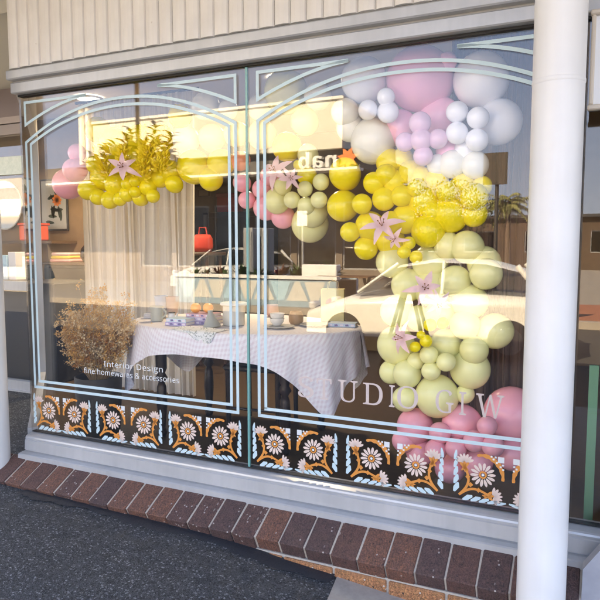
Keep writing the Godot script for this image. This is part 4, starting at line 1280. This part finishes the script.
		# the knots point to the back of the garland
		var back := Vector3(rng.randf_range(-0.8, 0.8), rng.randf_range(-0.9, 0.5), -1.0).normalized()
		var xa := back.cross(Vector3.UP).normalized()
		o.transform = Transform3D(Basis(xa, -back, xa.cross(-back)) * Basis.from_scale(Vector3(r * rng.randf_range(0.97, 1.02), r * rng.randf_range(0.98, 1.06), r * rng.randf_range(0.97, 1.02))), p)
		tag(o, "%s %s round balloon %s" % [sz, kinds[b[3]][0], where], "balloon", "%s %s balloons %s" % [sz, kinds[b[3]][0], where])

func leaf_shape(mb: MB, base: Vector3, dir: Vector3, up: Vector3, length: float, width: float, curl: float) -> void:
	var side := dir.cross(up).normalized()
	var nn := side.cross(dir).normalized()
	var rows := []
	for i in 7:
		var u := i / 6.0
		var c := base + dir * length * u + nn * curl * length * u * u * u
		var w := width * 0.5 * pow(sin(PI * clampf(0.12 + 0.86 * u, 0, 1)), 0.8)
		rows.append(PackedVector3Array([c - side * w + nn * w * 0.35, c, c + side * w + nn * w * 0.35]))
	mb.grid(rows)

func build_flowers() -> void:
	var pink := mat(lin(0.84, 0.57, 0.54), 0.7)
	pink.backlight_enabled = true
	pink.backlight = Color(0.4, 0.35, 0.35)
	var stamen := mat(lin(0.42, 0.16, 0.03), 0.8)
	var lilies := [[123, 167, 14, 0.5, 0.1, "below the yellow sprays over the linen curtain"], [382, 226, 17, 0.2, 0.5, "among the yellow balloons of the column"], [396, 238, 11, -0.4, -0.4, "under the yellow balloons of the column"], [425, 288, 16, 0.3, 0.2, "high among the lemon balloons of the column"], [437, 303, 12, 0.6, -0.2, "beside the tiny yellow balloons of the column"], [403, 338, 15, -0.5, 0.2, "low on the lemon balloons of the column"], [276, 172, 15, 0.0, 0.3, "in the bunch above the middle of the table"], [291, 178, 11, 0.5, -0.1, "tucked by the small lemon balloons above the table"]]
	for l in lilies:
		var z := -0.30 if l[0] < 336 else -0.235
		var p := at(l[0], l[1], z)
		var R := size_at(p, l[2])
		var o := thing("pink_lily", "pink lily %s" % l[5], "lily", p, 0.0)
		var face := Vector3(l[3], l[4], 1.0).normalized()
		var a := face.cross(Vector3.UP).normalized()
		var b := a.cross(face)
		for i in 6:
			var t := TAU * i / 6 + float(l[0])
			var d := (a * cos(t) + b * sin(t)) * 0.9 + face * 0.45
			var mb := MB.new()
			leaf_shape(mb, Vector3.ZERO, d.normalized(), face, R * rng.randf_range(0.85, 1.3), R * rng.randf_range(0.36, 0.5), rng.randf_range(-0.75, -0.3))
			obj("petal", mb, pink, o)
		for i in 5:
			var t := TAU * i / 5
			var d := ((a * cos(t) + b * sin(t)) * 0.28 + face).normalized()
			obj("stamen", MB.new().tube([Vector3.ZERO, d * R * 0.6, d * R * 0.7], [R * 0.015, R * 0.015, R * 0.05], 5), stamen, o)
	var gold := mat(lin(0.92, 0.70, 0.003), 0.6)
	gold.backlight_enabled = true
	gold.backlight = Color(0.4, 0.36, 0.05)
	# pointed leafy sprays
	var sprays := [[124, 176, 123, 131, 11, "tallest pointed one"], [108, 176, 97, 146, 10, "spreading towards the framed print"], [148, 172, 143, 124, 12, "between the tallest and the leaning ones"], [160, 172, 165, 126, 14, "leaning to the window joint"], [140, 180, 152, 140, 14, "in the thick of the bunch"]]
	for s in sprays:
		var p := at(s[0], s[1], -0.40)
		var q := at(s[2], s[3], -0.36)
		var o := thing("yellow_spray", "yellow dyed leafy spray over the linen curtain, %s" % s[5], "foliage spray", p, 0.0, "yellow leafy sprays")
		var d := q - p
		var w := size_at(p, s[4])
		obj("stem", MB.new().tube([Vector3.ZERO, d * 0.5 + Vector3(0.004, 0, 0), d], [0.004, 0.003, 0.0015], 5), gold, o)
		var lv := MB.new()
		for i in 260:
			var u := 0.08 + 0.92 * rng.randf()
			var dir := Vector3(rng.randfn(), rng.randfn() * 0.6, rng.randfn() * 0.8).normalized()
			var k := (1.0 - 0.72 * u)
			var at_ := d * u * 0.93 + dir * w * k * rng.randf_range(0.15, 0.8)
			leaf_shape(lv, at_, (dir + d.normalized() * 0.9).normalized(), Vector3(0, 0.2, 1), rng.randf_range(0.02, 0.036), rng.randf_range(0.010, 0.016), rng.randf_range(-0.3, 0.3))
		obj("leaves", lv, gold, o).set_meta("kind", "stuff")

# ---------------------------------------------------------------- the street that the glass reflects
func build_street() -> void:
	struct("road", MB.new().box(Vector3(-200, -0.41, 3.62), Vector3(200, -0.28, 11.0)), mottled(lin(0.05, 0.05, 0.05), lin(0.035, 0.035, 0.036), 0.02, 0.2, 0.9, 101))
	struct("far_kerb", MB.new().box(Vector3(-200, -0.41, 11.001), Vector3(200, -0.13, 11.16)), M.concrete)
	struct("far_footpath", MB.new().box(Vector3(-200, -0.41, 11.161), Vector3(200, -0.135, 40.0)), mottled(lin(0.30, 0.27, 0.23), lin(0.24, 0.215, 0.185), 0.02, 0.2, 0.9, 103))
	var pv := MB.new().box(Vector3(-4.9, -0.134, 11.3), Vector3(0.5, -0.125, 15.0))
	struct("brick_paving", pv, mottled(lin(0.34, 0.13, 0.07), lin(0.26, 0.10, 0.055), 0.05, 0.5, 0.9, 105))

func build_opposite() -> void:
	var z := 16.0
	var cream := mottled(lin(0.84, 0.82, 0.70), lin(0.80, 0.77, 0.63), 0.01, 0.12, 0.8, 111)
	var white := mat(lin(0.8, 0.8, 0.78), 0.5)
	var dark := mat(lin(0.045, 0.045, 0.05), 0.4)
	var f0 := mirrored(92, 127, z)
	var f1 := mirrored(342, 146, z)
	var yb := 4.45
	var yt := 5.95
	var b := thing("bank_building", "single storey bank with a deep cream fascia across the street", "building")
	obj("fascia", MB.new().box(Vector3(f0.x, yb, z), Vector3(f1.x, yt, z + 6.0)), cream, b)
	obj("fascia_cap", MB.new().box(Vector3(f0.x - 0.05, yt + 0.001, z - 0.06), Vector3(f1.x + 0.05, yt + 0.09, z + 6.05)), white, b)
	var xr := mirrored(357, 168, z).x
	obj("sign_band", MB.new().box(Vector3(-24.0, 3.85, z + 0.25), Vector3(xr, yb - 0.002, z + 6.0)), mat(lin(0.12, 0.115, 0.11), 0.6), b)
	obj("band_edge", MB.new().box(Vector3(-24.0, 3.77, z - 0.02), Vector3(xr, 3.849, z + 0.6)), white, b)
	facade(b, -24.0, xr, -0.13, 3.76, z + 3.0, 6, -17.5, 1.85, 1.6, 0.5, 3.0, mottled(lin(0.20, 0.165, 0.13), lin(0.15, 0.12, 0.10), 0.02, 0.2, 0.8, 113))
	for x in [-17.72, -17.36]:
		obj("flue", MB.new().tube([Vector3(x, 4.46, z - 0.05), Vector3(x, 6.55, z - 0.05)], [0.12], 12), white, b)
	# the bank's name and star on the band
	var font := SystemFont.new()
	font.font_names = PackedStringArray(["Droid Sans"])
	font.font_weight = 700
	var nm := thing("bank_sign", "white lower case letters and an orange star on the bank's band across the street", "sign")
	var a := mirrored(298, 158, z)
	var c := mirrored(336, 158, z)
	var tm := TextMesh.new()
	tm.text = "nab"
	tm.font = font
	tm.font_size = 64
	tm.pixel_size = 0.01
	tm.depth = 0.3
	var bx := tm.get_aabb()
	var wd := c.x - a.x
	var s := wd / bx.size.x
	var ob := obj("letters", tm, white, nm)
	ob.transform = Transform3D(Basis(Vector3.UP, PI).scaled(Vector3(s, s * 0.85, s)), Vector3((a.x + c.x) / 2 + (bx.position.x + bx.size.x / 2) * s, 4.13 - (bx.position.y + bx.size.y / 2) * s * 0.85, z + 0.2))
	var st := MB.new()
	var pts := []
	for i in 14: pts.append(Vector2(cos(TAU * i / 14 + 0.2), sin(TAU * i / 14 + 0.2)) * (0.36 if i % 2 == 0 else 0.2))
	st.flat(pts, 0.05)
	for i in 14:
		var q: Vector2 = pts[i]
		var r: Vector2 = pts[(i + 1) % 14]
		st.quad(Vector3(q.x, q.y, -0.03), Vector3(r.x, r.y, -0.03), Vector3(r.x, r.y, 0.05), Vector3(q.x, q.y, 0.05))
	obj("star", st, mat(lin(0.85, 0.25, 0.06), 0.5), nm, Transform3D(Basis(Vector3.UP, PI), mirrored(348, 157, z + 0.1) * Vector3(1, 0, 1) + Vector3(0, 4.13, 0.0)))
	# neighbours
	var n1 := thing("low_grey_shop", "low pale grey shop beside the bank across the street", "building")
	facade(n1, -36.0, -24.1, -0.13, 4.6, z + 0.5, 4, -35.4, 2.8, 2.2, 0.3, 2.6, mat(lin(0.45, 0.45, 0.44), 0.8))
	obj("awning", MB.new().box(Vector3(-36.0, 2.9, z - 1.8), Vector3(-24.1, 3.2, z + 0.499)), white, n1)
	var n2 := thing("long_brown_building", "long low dark brown building far beyond the car park", "building")
	facade(n2, -14.0, 26.0, -0.41, 3.3, 44.0, 9, -12.5, 4.2, 2.3, 0.9, 2.4, mottled(lin(0.10, 0.065, 0.045), lin(0.07, 0.05, 0.035), 0.02, 0.1, 0.9, 117))
	obj("roof", MB.new().box(Vector3(-14.3, 3.301, 43.6), Vector3(26.3, 3.5, 52.4)), dark, n2)
	var labels := ["dense dark street tree beside the bank's end", "dense dark street tree between the square sign and another tree"]
	for i in 2:
		var tp := mirrored(426 + 24 * i, 181 - 3 * (i % 2), 27.0)
		tree(Vector3(tp.x, -0.135, 27.0 + 0.7 * (i % 2)), 1.65, tp.y + 0.135, labels[i])
	basket()
	# planter with a painted wall
	var zp := 11.4
	var px0 := mirrored(175, 280, zp).x
	var px1 := mirrored(336, 282, zp).x
	var pl := thing("street_planter", "raised street planter with a pale blue painted wall and white coping", "planter")
	obj("wall", MB.new().box(Vector3(px0, -0.134, zp), Vector3(px1, 0.56, zp + 0.15)), mat(lin(0.30, 0.40, 0.48), 0.7), pl)
	obj("wall", MB.new().box(Vector3(px0, -0.134, zp + 1.45), Vector3(px1, 0.56, zp + 1.6)), mat(lin(0.30, 0.40, 0.48), 0.7), pl)
	obj("soil", MB.new().box(Vector3(px0 + 0.01, -0.134, zp + 0.151), Vector3(px1 - 0.01, 0.5, zp + 1.449)), mottled(lin(0.16, 0.08, 0.04), lin(0.08, 0.045, 0.025), 0.05, 0.6, 0.95, 119), pl)
	obj("coping", MB.new().box(Vector3(px0 - 0.03, 0.561, zp - 0.04), Vector3(px1 + 0.03, 0.64, zp + 0.19)), white, pl)
	for i in 9:
		var x := px0 + 0.3 + i * (px1 - px0 - 0.5) / 9.0
		var down := i % 2 == 0
		var tr := MB.new()
		tr.quad(Vector3(x + (0.10 if down else 0.30) + 0.1, 0.02, zp - 0.004), Vector3(x - (0.10 if down else 0.30) + 0.1, 0.02, zp - 0.004), Vector3(x - (0.28 if down else 0.06) + 0.1, 0.50, zp - 0.004), Vector3(x + (0.28 if down else 0.06) + 0.1, 0.50, zp - 0.004))
		obj("painted_shape", tr, mat(lin(0.62, 0.62, 0.58) if i % 3 else lin(0.42, 0.60, 0.72), 0.7), pl)
	for i in 14:
		var x := lerpf(px0 + 0.3, px1 - 0.3, i / 13.0)
		shrub(Vector3(x, 0.5, zp + rng.randf_range(0.4, 1.2)), rng.randf_range(0.25, 0.55), i % 3)
	# parking sign, square sign, cabinets, bench, low wall
	var sp := mirrored(302.5, 258, 12.0)
	var ps := thing("parking_sign", "small white parking sign on a thin pole in the planter across the street", "sign", Vector3(sp.x, 0.5, 12.0))
	obj("pole", MB.new().tube([Vector3.ZERO, Vector3(0, mirrored(302, 212, 12.0).y - 0.5, 0)], [0.03], 8), M.frame, ps)
	var ph := mirrored(302, 211, 12.0).y - mirrored(302, 226, 12.0).y
	obj("plate", MB.new().box(Vector3(-0.14, mirrored(302, 226, 12.0).y - 0.5, -0.045), Vector3(0.14, mirrored(302, 226, 12.0).y - 0.5 + ph, -0.032)), white, ps)
	var zs := 9.0
	var q0 := mirrored(483, 185, zs)
	var q1 := mirrored(508, 152, zs)
	var ss := thing("square_street_sign", "dark square sign board on a thin pole across the road", "sign", Vector3((q0.x + q1.x) / 2, -0.28, zs))
	obj("board", MB.new().box(Vector3(q0.x - (q0.x + q1.x) / 2, q0.y + 0.28, -0.03), Vector3(q1.x - (q0.x + q1.x) / 2, q1.y + 0.28, 0.0)), mat(lin(0.06, 0.05, 0.04), 0.7), ss)
	obj("pole", MB.new().tube([Vector3(0.03, 0.001, 0.04), Vector3(0.03, q1.y + 0.2, 0.04)], [0.035], 8), mat(lin(0.05, 0.045, 0.04), 0.6), ss)
	for k in 2:
		var u0 := mirrored(245 + 8 * k, 256, 12.5)
		var cb := thing("service_cabinet", "grey steel service cabinet across the street, %s the planter end" % ("closer to" if k == 1 else "farther from"), "cabinet", Vector3(u0.x + 0.2, -0.134, 12.5 + 0.3 * k))
		var hh := mirrored(250, 228, 12.5).y + 0.134
		obj("body", MB.new().bevel(Vector3(0.30 + 0.1 * k, hh, 0.4), 0.02, Transform3D(Basis(), Vector3(0, hh / 2 + 0.001, 0))), mat(lin(0.34, 0.35, 0.36), 0.5), cb)
		obj("door", MB.new().bevel(Vector3(0.24 + 0.1 * k, hh - 0.2, 0.02), 0.005, Transform3D(Basis(), Vector3(0, hh / 2, -0.21))), mat(lin(0.28, 0.29, 0.30), 0.5), cb)
	var t0 := mirrored(322, 268, 12.0)
	var t1 := mirrored(372, 256, 12.0)
	var bn := thing("picnic_bench", "brown timber picnic bench beside the planter across the street", "bench", Vector3((t0.x + t1.x) / 2, -0.134, 12.0))
	var bl := t1.x - t0.x
	for k in 4: obj("slat", MB.new().box(Vector3(-bl / 2, 0.74, -0.3 + 0.16 * k), Vector3(bl / 2, 0.78, -0.16 + 0.16 * k)), mat(lin(0.13, 0.065, 0.03), 0.7), bn)
	for sx in [-0.4, 0.4]:
		obj("leg", MB.new().tube([Vector3(bl * sx, 0.001, -0.25), Vector3(bl * sx, 0.73, 0.2)], [0.04], 6), mat(lin(0.05, 0.04, 0.03), 0.6), bn)
		obj("leg", MB.new().tube([Vector3(bl * sx, 0.001, 0.25), Vector3(bl * sx, 0.73, -0.2)], [0.04], 6), mat(lin(0.05, 0.04, 0.03), 0.6), bn)
	var w0 := mirrored(303, 268, 11.8)
	tag(obj("white_low_wall", MB.new().bevel(Vector3(0.95, 1.05, 0.3), 0.02, Transform3D(Basis(), Vector3(w0.x + 0.45, 0.392, 11.9))), white), "low white wall block between planter and picnic bench across the street", "wall")
	# the yellow trestle by the near kerb
	car(Vector3(mirrored(232, 275, 14.2).x, -0.135, 14.3), 0.06, lin(0.62, 0.62, 0.60), "silver hatchback parked behind the planter across the street")
	car(Vector3(mirrored(432, 300, 7.4).x, -0.28, 7.5), 0.0, lin(0.80, 0.79, 0.74), "white hatchback parked in the road across from the shop")
	var at0 := mirrored(409, 300, 5.3)
	var tr2 := thing("trestle", "dark A shaped trestle standing in the road before the white car", "trestle", Vector3(at0.x, -0.28, 5.3))
	var hh2 := mirrored(409, 275, 5.3).y + 0.28
	for s2 in [-1, 1]:
		for zz in [-0.2, 0.2]:
			obj("leg", MB.new().tube([Vector3(s2 * 0.34, 0.001, zz), Vector3(s2 * 0.01, hh2, zz * 0.3)], [0.028], 6), mat(lin(0.02, 0.02, 0.02), 0.7), tr2)
	obj("rung", MB.new().tube([Vector3(-0.21, hh2 * 0.4, 0.13), Vector3(0.21, hh2 * 0.4, 0.13)], [0.022], 6), mat(lin(0.02, 0.02, 0.02), 0.7), tr2)
	obj("rung", MB.new().tube([Vector3(-0.21, hh2 * 0.4, -0.13), Vector3(0.21, hh2 * 0.4, -0.13)], [0.022], 6), mat(lin(0.02, 0.02, 0.02), 0.7), tr2)
	palm()

func facade(parent: Node, x0: float, x1: float, y0: float, y1: float, z: float, count: int, first: float, step: float, width: float, ya: float, yb: float, m: Material) -> void:
	# a wall with openings, a pane in each and a dim room behind
	obj("wall", MB.new().box(Vector3(x0, y0, z), Vector3(x1, ya, z + 0.2)), m, parent)
	obj("wall", MB.new().box(Vector3(x0, yb, z), Vector3(x1, y1, z + 0.2)), m, parent)
	var last := x0
	for i in count + 1:
		var nxt := first + step * i if i < count else x1
		obj("pier", MB.new().box(Vector3(last, ya + 0.0005, z), Vector3(nxt, yb - 0.0005, z + 0.2)), m, parent)
		last = nxt + width
		if i < count:
			var p := obj("window", MB.new().box(Vector3(nxt + 0.06, ya + 0.06, z + 0.09), Vector3(nxt + width - 0.06, yb - 0.06, z + 0.10)), M.glass, parent)
			for f in [[nxt + 0.001, ya + 0.001, nxt + width - 0.001, ya + 0.06], [nxt + 0.001, yb - 0.06, nxt + width - 0.001, yb - 0.001], [nxt + 0.001, ya + 0.0601, nxt + 0.06, yb - 0.0601], [nxt + width - 0.06, ya + 0.0601, nxt + width - 0.001, yb - 0.0601]]:
				obj("frame", MB.new().box(Vector3(f[0], f[1], z + 0.06), Vector3(f[2], f[3], z + 0.13)), M.frame, p)
	obj("wall", MB.new().box(Vector3(x0, y0, z + 0.201), Vector3(x0 + 0.2, y1, z + 3.8)), m, parent)
	obj("wall", MB.new().box(Vector3(x1 - 0.2, y0, z + 0.201), Vector3(x1, y1, z + 3.8)), m, parent)
	obj("wall", MB.new().box(Vector3(x0, y0, z + 3.801), Vector3(x1, y1, z + 4.0)), m, parent)
	obj("ceiling", MB.new().box(Vector3(x0, y1 + 0.001, z), Vector3(x1, y1 + 0.009, z + 4.0)), M.concrete, parent)

func tree(p: Vector3, half: float, h: float, label: String) -> void:
	var o := thing("street_tree", label, "tree", p, 0.0, "dense street trees beyond the car park")
	obj("trunk", MB.new().tube([Vector3.ZERO, Vector3(0.06, h * 0.3, 0), Vector3(0, h * 0.6, 0.05)], [0.16, 0.12, 0.07], 8), mat(lin(0.09, 0.065, 0.045), 0.9), o)
	for k in 5:
		var a := TAU * k / 5.0
		obj("limb", MB.new().tube([Vector3(0.04, h * 0.35, 0), Vector3(cos(a) * half * 0.35, h * 0.55, sin(a) * half * 0.35), Vector3(cos(a) * half * 0.6, h * 0.75, sin(a) * half * 0.6)], [0.07, 0.045, 0.02], 6), mat(lin(0.09, 0.065, 0.045), 0.9), o)
	var mb := MB.new()
	for c in 90:
		var d := Vector3(rng.randfn(), rng.randfn(), rng.randfn()).normalized() * pow(rng.randf(), 0.33)
		var mid := Vector3(d.x * half, h * 0.66 + d.y * h * 0.31, d.z * half * 0.8)
		for i in 34:
			var q := mid + Vector3(rng.randfn(), rng.randfn(), rng.randfn()) * 0.24
			var dir := Vector3(rng.randfn(), rng.randfn(), rng.randfn()).normalized()
			var sd := dir.cross(Vector3(0.3, 0.9, 0.2)).normalized()
			var L := rng.randf_range(0.10, 0.2)
			mb.quad(q, q + dir * L * 0.5 - sd * L * 0.3, q + dir * L, q + dir * L * 0.5 + sd * L * 0.3)
	obj("crown", mb, mat(lin(0.035, 0.055, 0.018), 0.8), o).set_meta("kind", "stuff")

func basket() -> void:
	# a planted basket on a rod under the awning, seen only in the glass
	var c := mirrored(138, 180, 2.2)
	var o := thing("hanging_basket", "leafy hanging basket on a rod under the street awning, mirrored in the glass", "hanging basket", c)
	var grow := 1.22
	obj("rod", MB.new().tube([Vector3(0, 0.1, 0), Vector3(0, 3.2 - c.y, 0)], [0.022], 8), mat(lin(0.05, 0.05, 0.05), 0.5), o)
	obj("bowl", MB.new().lathe([Vector2(0.0, -0.16), Vector2(0.12, -0.14), Vector2(0.2, -0.05), Vector2(0.23, 0.06), Vector2(0.21, 0.06), Vector2(0.0, 0.03)], 24), mat(lin(0.07, 0.045, 0.025), 0.9), o)
	var mb := MB.new()
	for i in 620:
		var a := rng.randf() * TAU
		var r := sqrt(rng.randf()) * 0.34
		var y := rng.randf_range(-0.02, 0.30) * (1.0 - r * 0.9) if r < 0.24 else rng.randf_range(-0.16, 0.16)
		var dir := Vector3(cos(a) * (0.3 + r * 2.0), rng.randf_range(-0.2, 1.1), sin(a) * (0.3 + r * 2.0)).normalized()
		leaf_shape(mb, Vector3(cos(a) * r, y, sin(a) * r) * grow, dir, Vector3(rng.randfn() * 0.4, 1, rng.randfn() * 0.4).normalized(), rng.randf_range(0.08, 0.15), rng.randf_range(0.03, 0.05), rng.randf_range(-0.6, 0.1))
	for k in 5:                                   # taller shoots
		var x: float = [-0.22, -0.07, 0.12, 0.24, 0.02][k]
		for i in 26:
			var u := i / 25.0
			var dir := Vector3(cos(i * 2.4), 0.6, sin(i * 2.4)).normalized()
			leaf_shape(mb, Vector3(x * (1.0 + 0.25 * u), 0.1 + u * float([0.18, 0.30, 0.34, 0.24, 0.2][k]), 0.02) * grow, dir, Vector3.UP, 0.125 - 0.03 * u, 0.045, -0.3)
	obj("leaves", mb, mat(lin(0.03, 0.05, 0.018), 0.75), o).set_meta("kind", "stuff")

func shrub(p: Vector3, h: float, kind: int) -> void:
	var names := ["small green shrub with upright leaves in the street planter", "small dark green bushy shrub in the street planter", "reddish strappy plant in the street planter"]
	var o := thing("planter_shrub", names[kind], "plant", p, 0.0, ["green shrubs in the street planter", "dark bushy shrubs in the street planter", "reddish plants in the street planter"][kind])
	var mb := MB.new()
	for i in 60:
		var d := Vector3(rng.randfn() * 0.7, rng.randf_range(0.3, 1.4), rng.randfn() * 0.7).normalized()
		leaf_shape(mb, d * h * rng.randf_range(0.05, 0.5), d, Vector3(0.2, 1, 0.3).normalized(), h * rng.randf_range(0.35, 0.6), h * 0.12, rng.randf_range(-0.5, 0.1))
	obj("leaves", mb, mat([lin(0.07, 0.12, 0.03), lin(0.03, 0.07, 0.02), lin(0.13, 0.05, 0.03)][kind], 0.7), o).set_meta("kind", "stuff")
	obj("stem", MB.new().tube([Vector3(0, -0.02, 0), Vector3(0, h * 0.5, 0)], [0.015, 0.008], 5), mat(lin(0.09, 0.06, 0.03), 0.8), o)

func car(p: Vector3, turn: float, paint: Color, label: String) -> void:
	var o := thing("parked_car", label, "car", p, turn, "cars parked across the street")
	var m := mat(paint, 0.25)
	m.clearcoat_enabled = true
	var glass := mat(Color(0.10, 0.12, 0.12, 0.45), 0.03)
	glass.transparency = BaseMaterial3D.TRANSPARENCY_ALPHA
	# outlines in x (length) and y, and the half width there
	var lower := [[-1.98, 0.30, 0.55], [-1.95, 0.62, 0.72], [-1.2, 0.88, 0.82], [-0.4, 0.93, 0.85], [0.9, 0.97, 0.85], [1.7, 0.95, 0.80], [1.97, 0.78, 0.72], [2.0, 0.32, 0.66]]
	var rows := []
	for st in lower:
		var row := PackedVector3Array()
		for j in 13:
			var a := PI * j / 12.0
			var zz: float = -cos(a)
			row.append(Vector3(st[0], 0.25 + (st[1] - 0.25) * pow(sin(a), 0.22), st[2] * signf(zz) * pow(absf(zz), 0.35)))
		rows.append(row)
	obj("body", MB.new().grid(rows), m, o)
	var cab := [[-1.05, 0.90, 0.74], [-0.45, 1.36, 0.64], [0.1, 1.46, 0.62], [0.9, 1.44, 0.61], [1.5, 1.28, 0.62], [1.82, 0.93, 0.70]]
	rows = []
	for st in cab:
		var row := PackedVector3Array()
		for j in 9:
			var a := PI * j / 8.0
			var zz: float = -cos(a)
			row.append(Vector3(st[0], 0.88 + (st[1] - 0.88) * pow(sin(a), 0.3), st[2] * signf(zz) * pow(absf(zz), 0.4) * (1.12 if st[1] < 1 else 1.0)))
		rows.append(row)
	obj("cabin_glass", MB.new().grid(rows), glass, o)
	var top := []
	for i in range(1, 5):
		var row := PackedVector3Array()
		for j in range(2, 7): row.append(rows[i][j] + Vector3(0, 0.014, 0))
		top.append(row)
	obj("roof", MB.new().grid(top), m, o)
	for sx in [-0.25, 0.75]:
		for s in [-0.36, 0.36]:
			obj("seat", MB.new().bevel(Vector3(0.14, 0.62, 0.46), 0.05, Transform3D(Basis(Vector3.BACK, -0.15), Vector3(sx, 0.86, s))), mat(lin(0.06, 0.06, 0.065), 0.9), o)
	for s in [-1, 1]:
		obj("pillar", MB.new().tube([Vector3(-1.05, 0.93, s * 0.74), Vector3(-0.42, 1.40, s * 0.63)], [0.026], 6), m, o)
		obj("pillar", MB.new().tube([Vector3(0.3, 0.95, s * 0.80), Vector3(0.3, 1.43, s * 0.66)], [0.03], 6), m, o)
		obj("pillar", MB.new().tube([Vector3(1.72, 0.95, s * 0.74), Vector3(1.35, 1.38, s * 0.65)], [0.045], 6), m, o)
		obj("headlight", MB.new().bevel(Vector3(0.12, 0.13, 0.28), 0.03, Transform3D(Basis(), Vector3(-1.90, 0.68, s * 0.5))), mat(lin(0.7, 0.7, 0.7), 0.1), o)
		obj("tail_light", MB.new().bevel(Vector3(0.1, 0.22, 0.16), 0.03, Transform3D(Basis(), Vector3(1.93, 0.72, s * 0.62))), mat(lin(0.5, 0.02, 0.02), 0.2), o)
		for x in [-1.25, 1.28]:
			var T := Transform3D(Basis(Vector3.RIGHT, PI / 2), Vector3(x, 0.305, s * 0.76))
			var w := obj("wheel", MB.new().lathe([Vector2(0.2, -0.1), Vector2(0.30, -0.1), Vector2(0.305, -0.05), Vector2(0.305, 0.05), Vector2(0.30, 0.1), Vector2(0.2, 0.1)], 24), mat(lin(0.012, 0.012, 0.012), 0.8), o, T)
			obj("rim", MB.new().lathe([Vector2(0, -0.085), Vector2(0.19, -0.08), Vector2(0.2, -0.095), Vector2(0.2, 0.095), Vector2(0.19, 0.08), Vector2(0, 0.085)], 24), mat(lin(0.5, 0.5, 0.5), 0.3, 1.0), w)

func palm() -> void:
	var c := mirrored(508, 205, 38.0)
	var o := thing("palm_tree", "palm tree with hanging fronds far across the street", "palm tree", Vector3(c.x, -0.41, 38.0))
	var h := c.y + 0.41
	obj("trunk", MB.new().tube([Vector3(0.1, 0, 0), Vector3(0.05, h * 0.5, 0), Vector3(0, h, 0)], [0.22, 0.17, 0.15], 9), mat(lin(0.14, 0.10, 0.07), 0.9), o)
	var mb := MB.new()
	for i in 34:
		var a := rng.randf() * TAU
		var up := rng.randf_range(-0.5, 1.1)
		var L := rng.randf_range(1.7, 2.6)
		var last := Vector3(0, h, 0)
		var dir := Vector3(cos(a), up, sin(a)).normalized()
		for k in 9:
			var nxt := last + dir * L / 9.0
			dir = (dir + Vector3(0, -0.16, 0)).normalized()
			for s in [-1.0, 1.0]:
				for w in 2:
					var sd: Vector3 = dir.cross(Vector3.UP).normalized() * s
					leaf_shape(mb, last.lerp(nxt, 0.5 * w), (sd + dir * 0.7 + Vector3(0, -0.35, 0)).normalized(), Vector3.UP, 0.6 * (1.1 - k / 10.0), 0.07, -0.3)
			last = nxt
	obj("crown", mb, mat(lin(0.21, 0.21, 0.07), 0.7), o).set_meta("kind", "stuff")
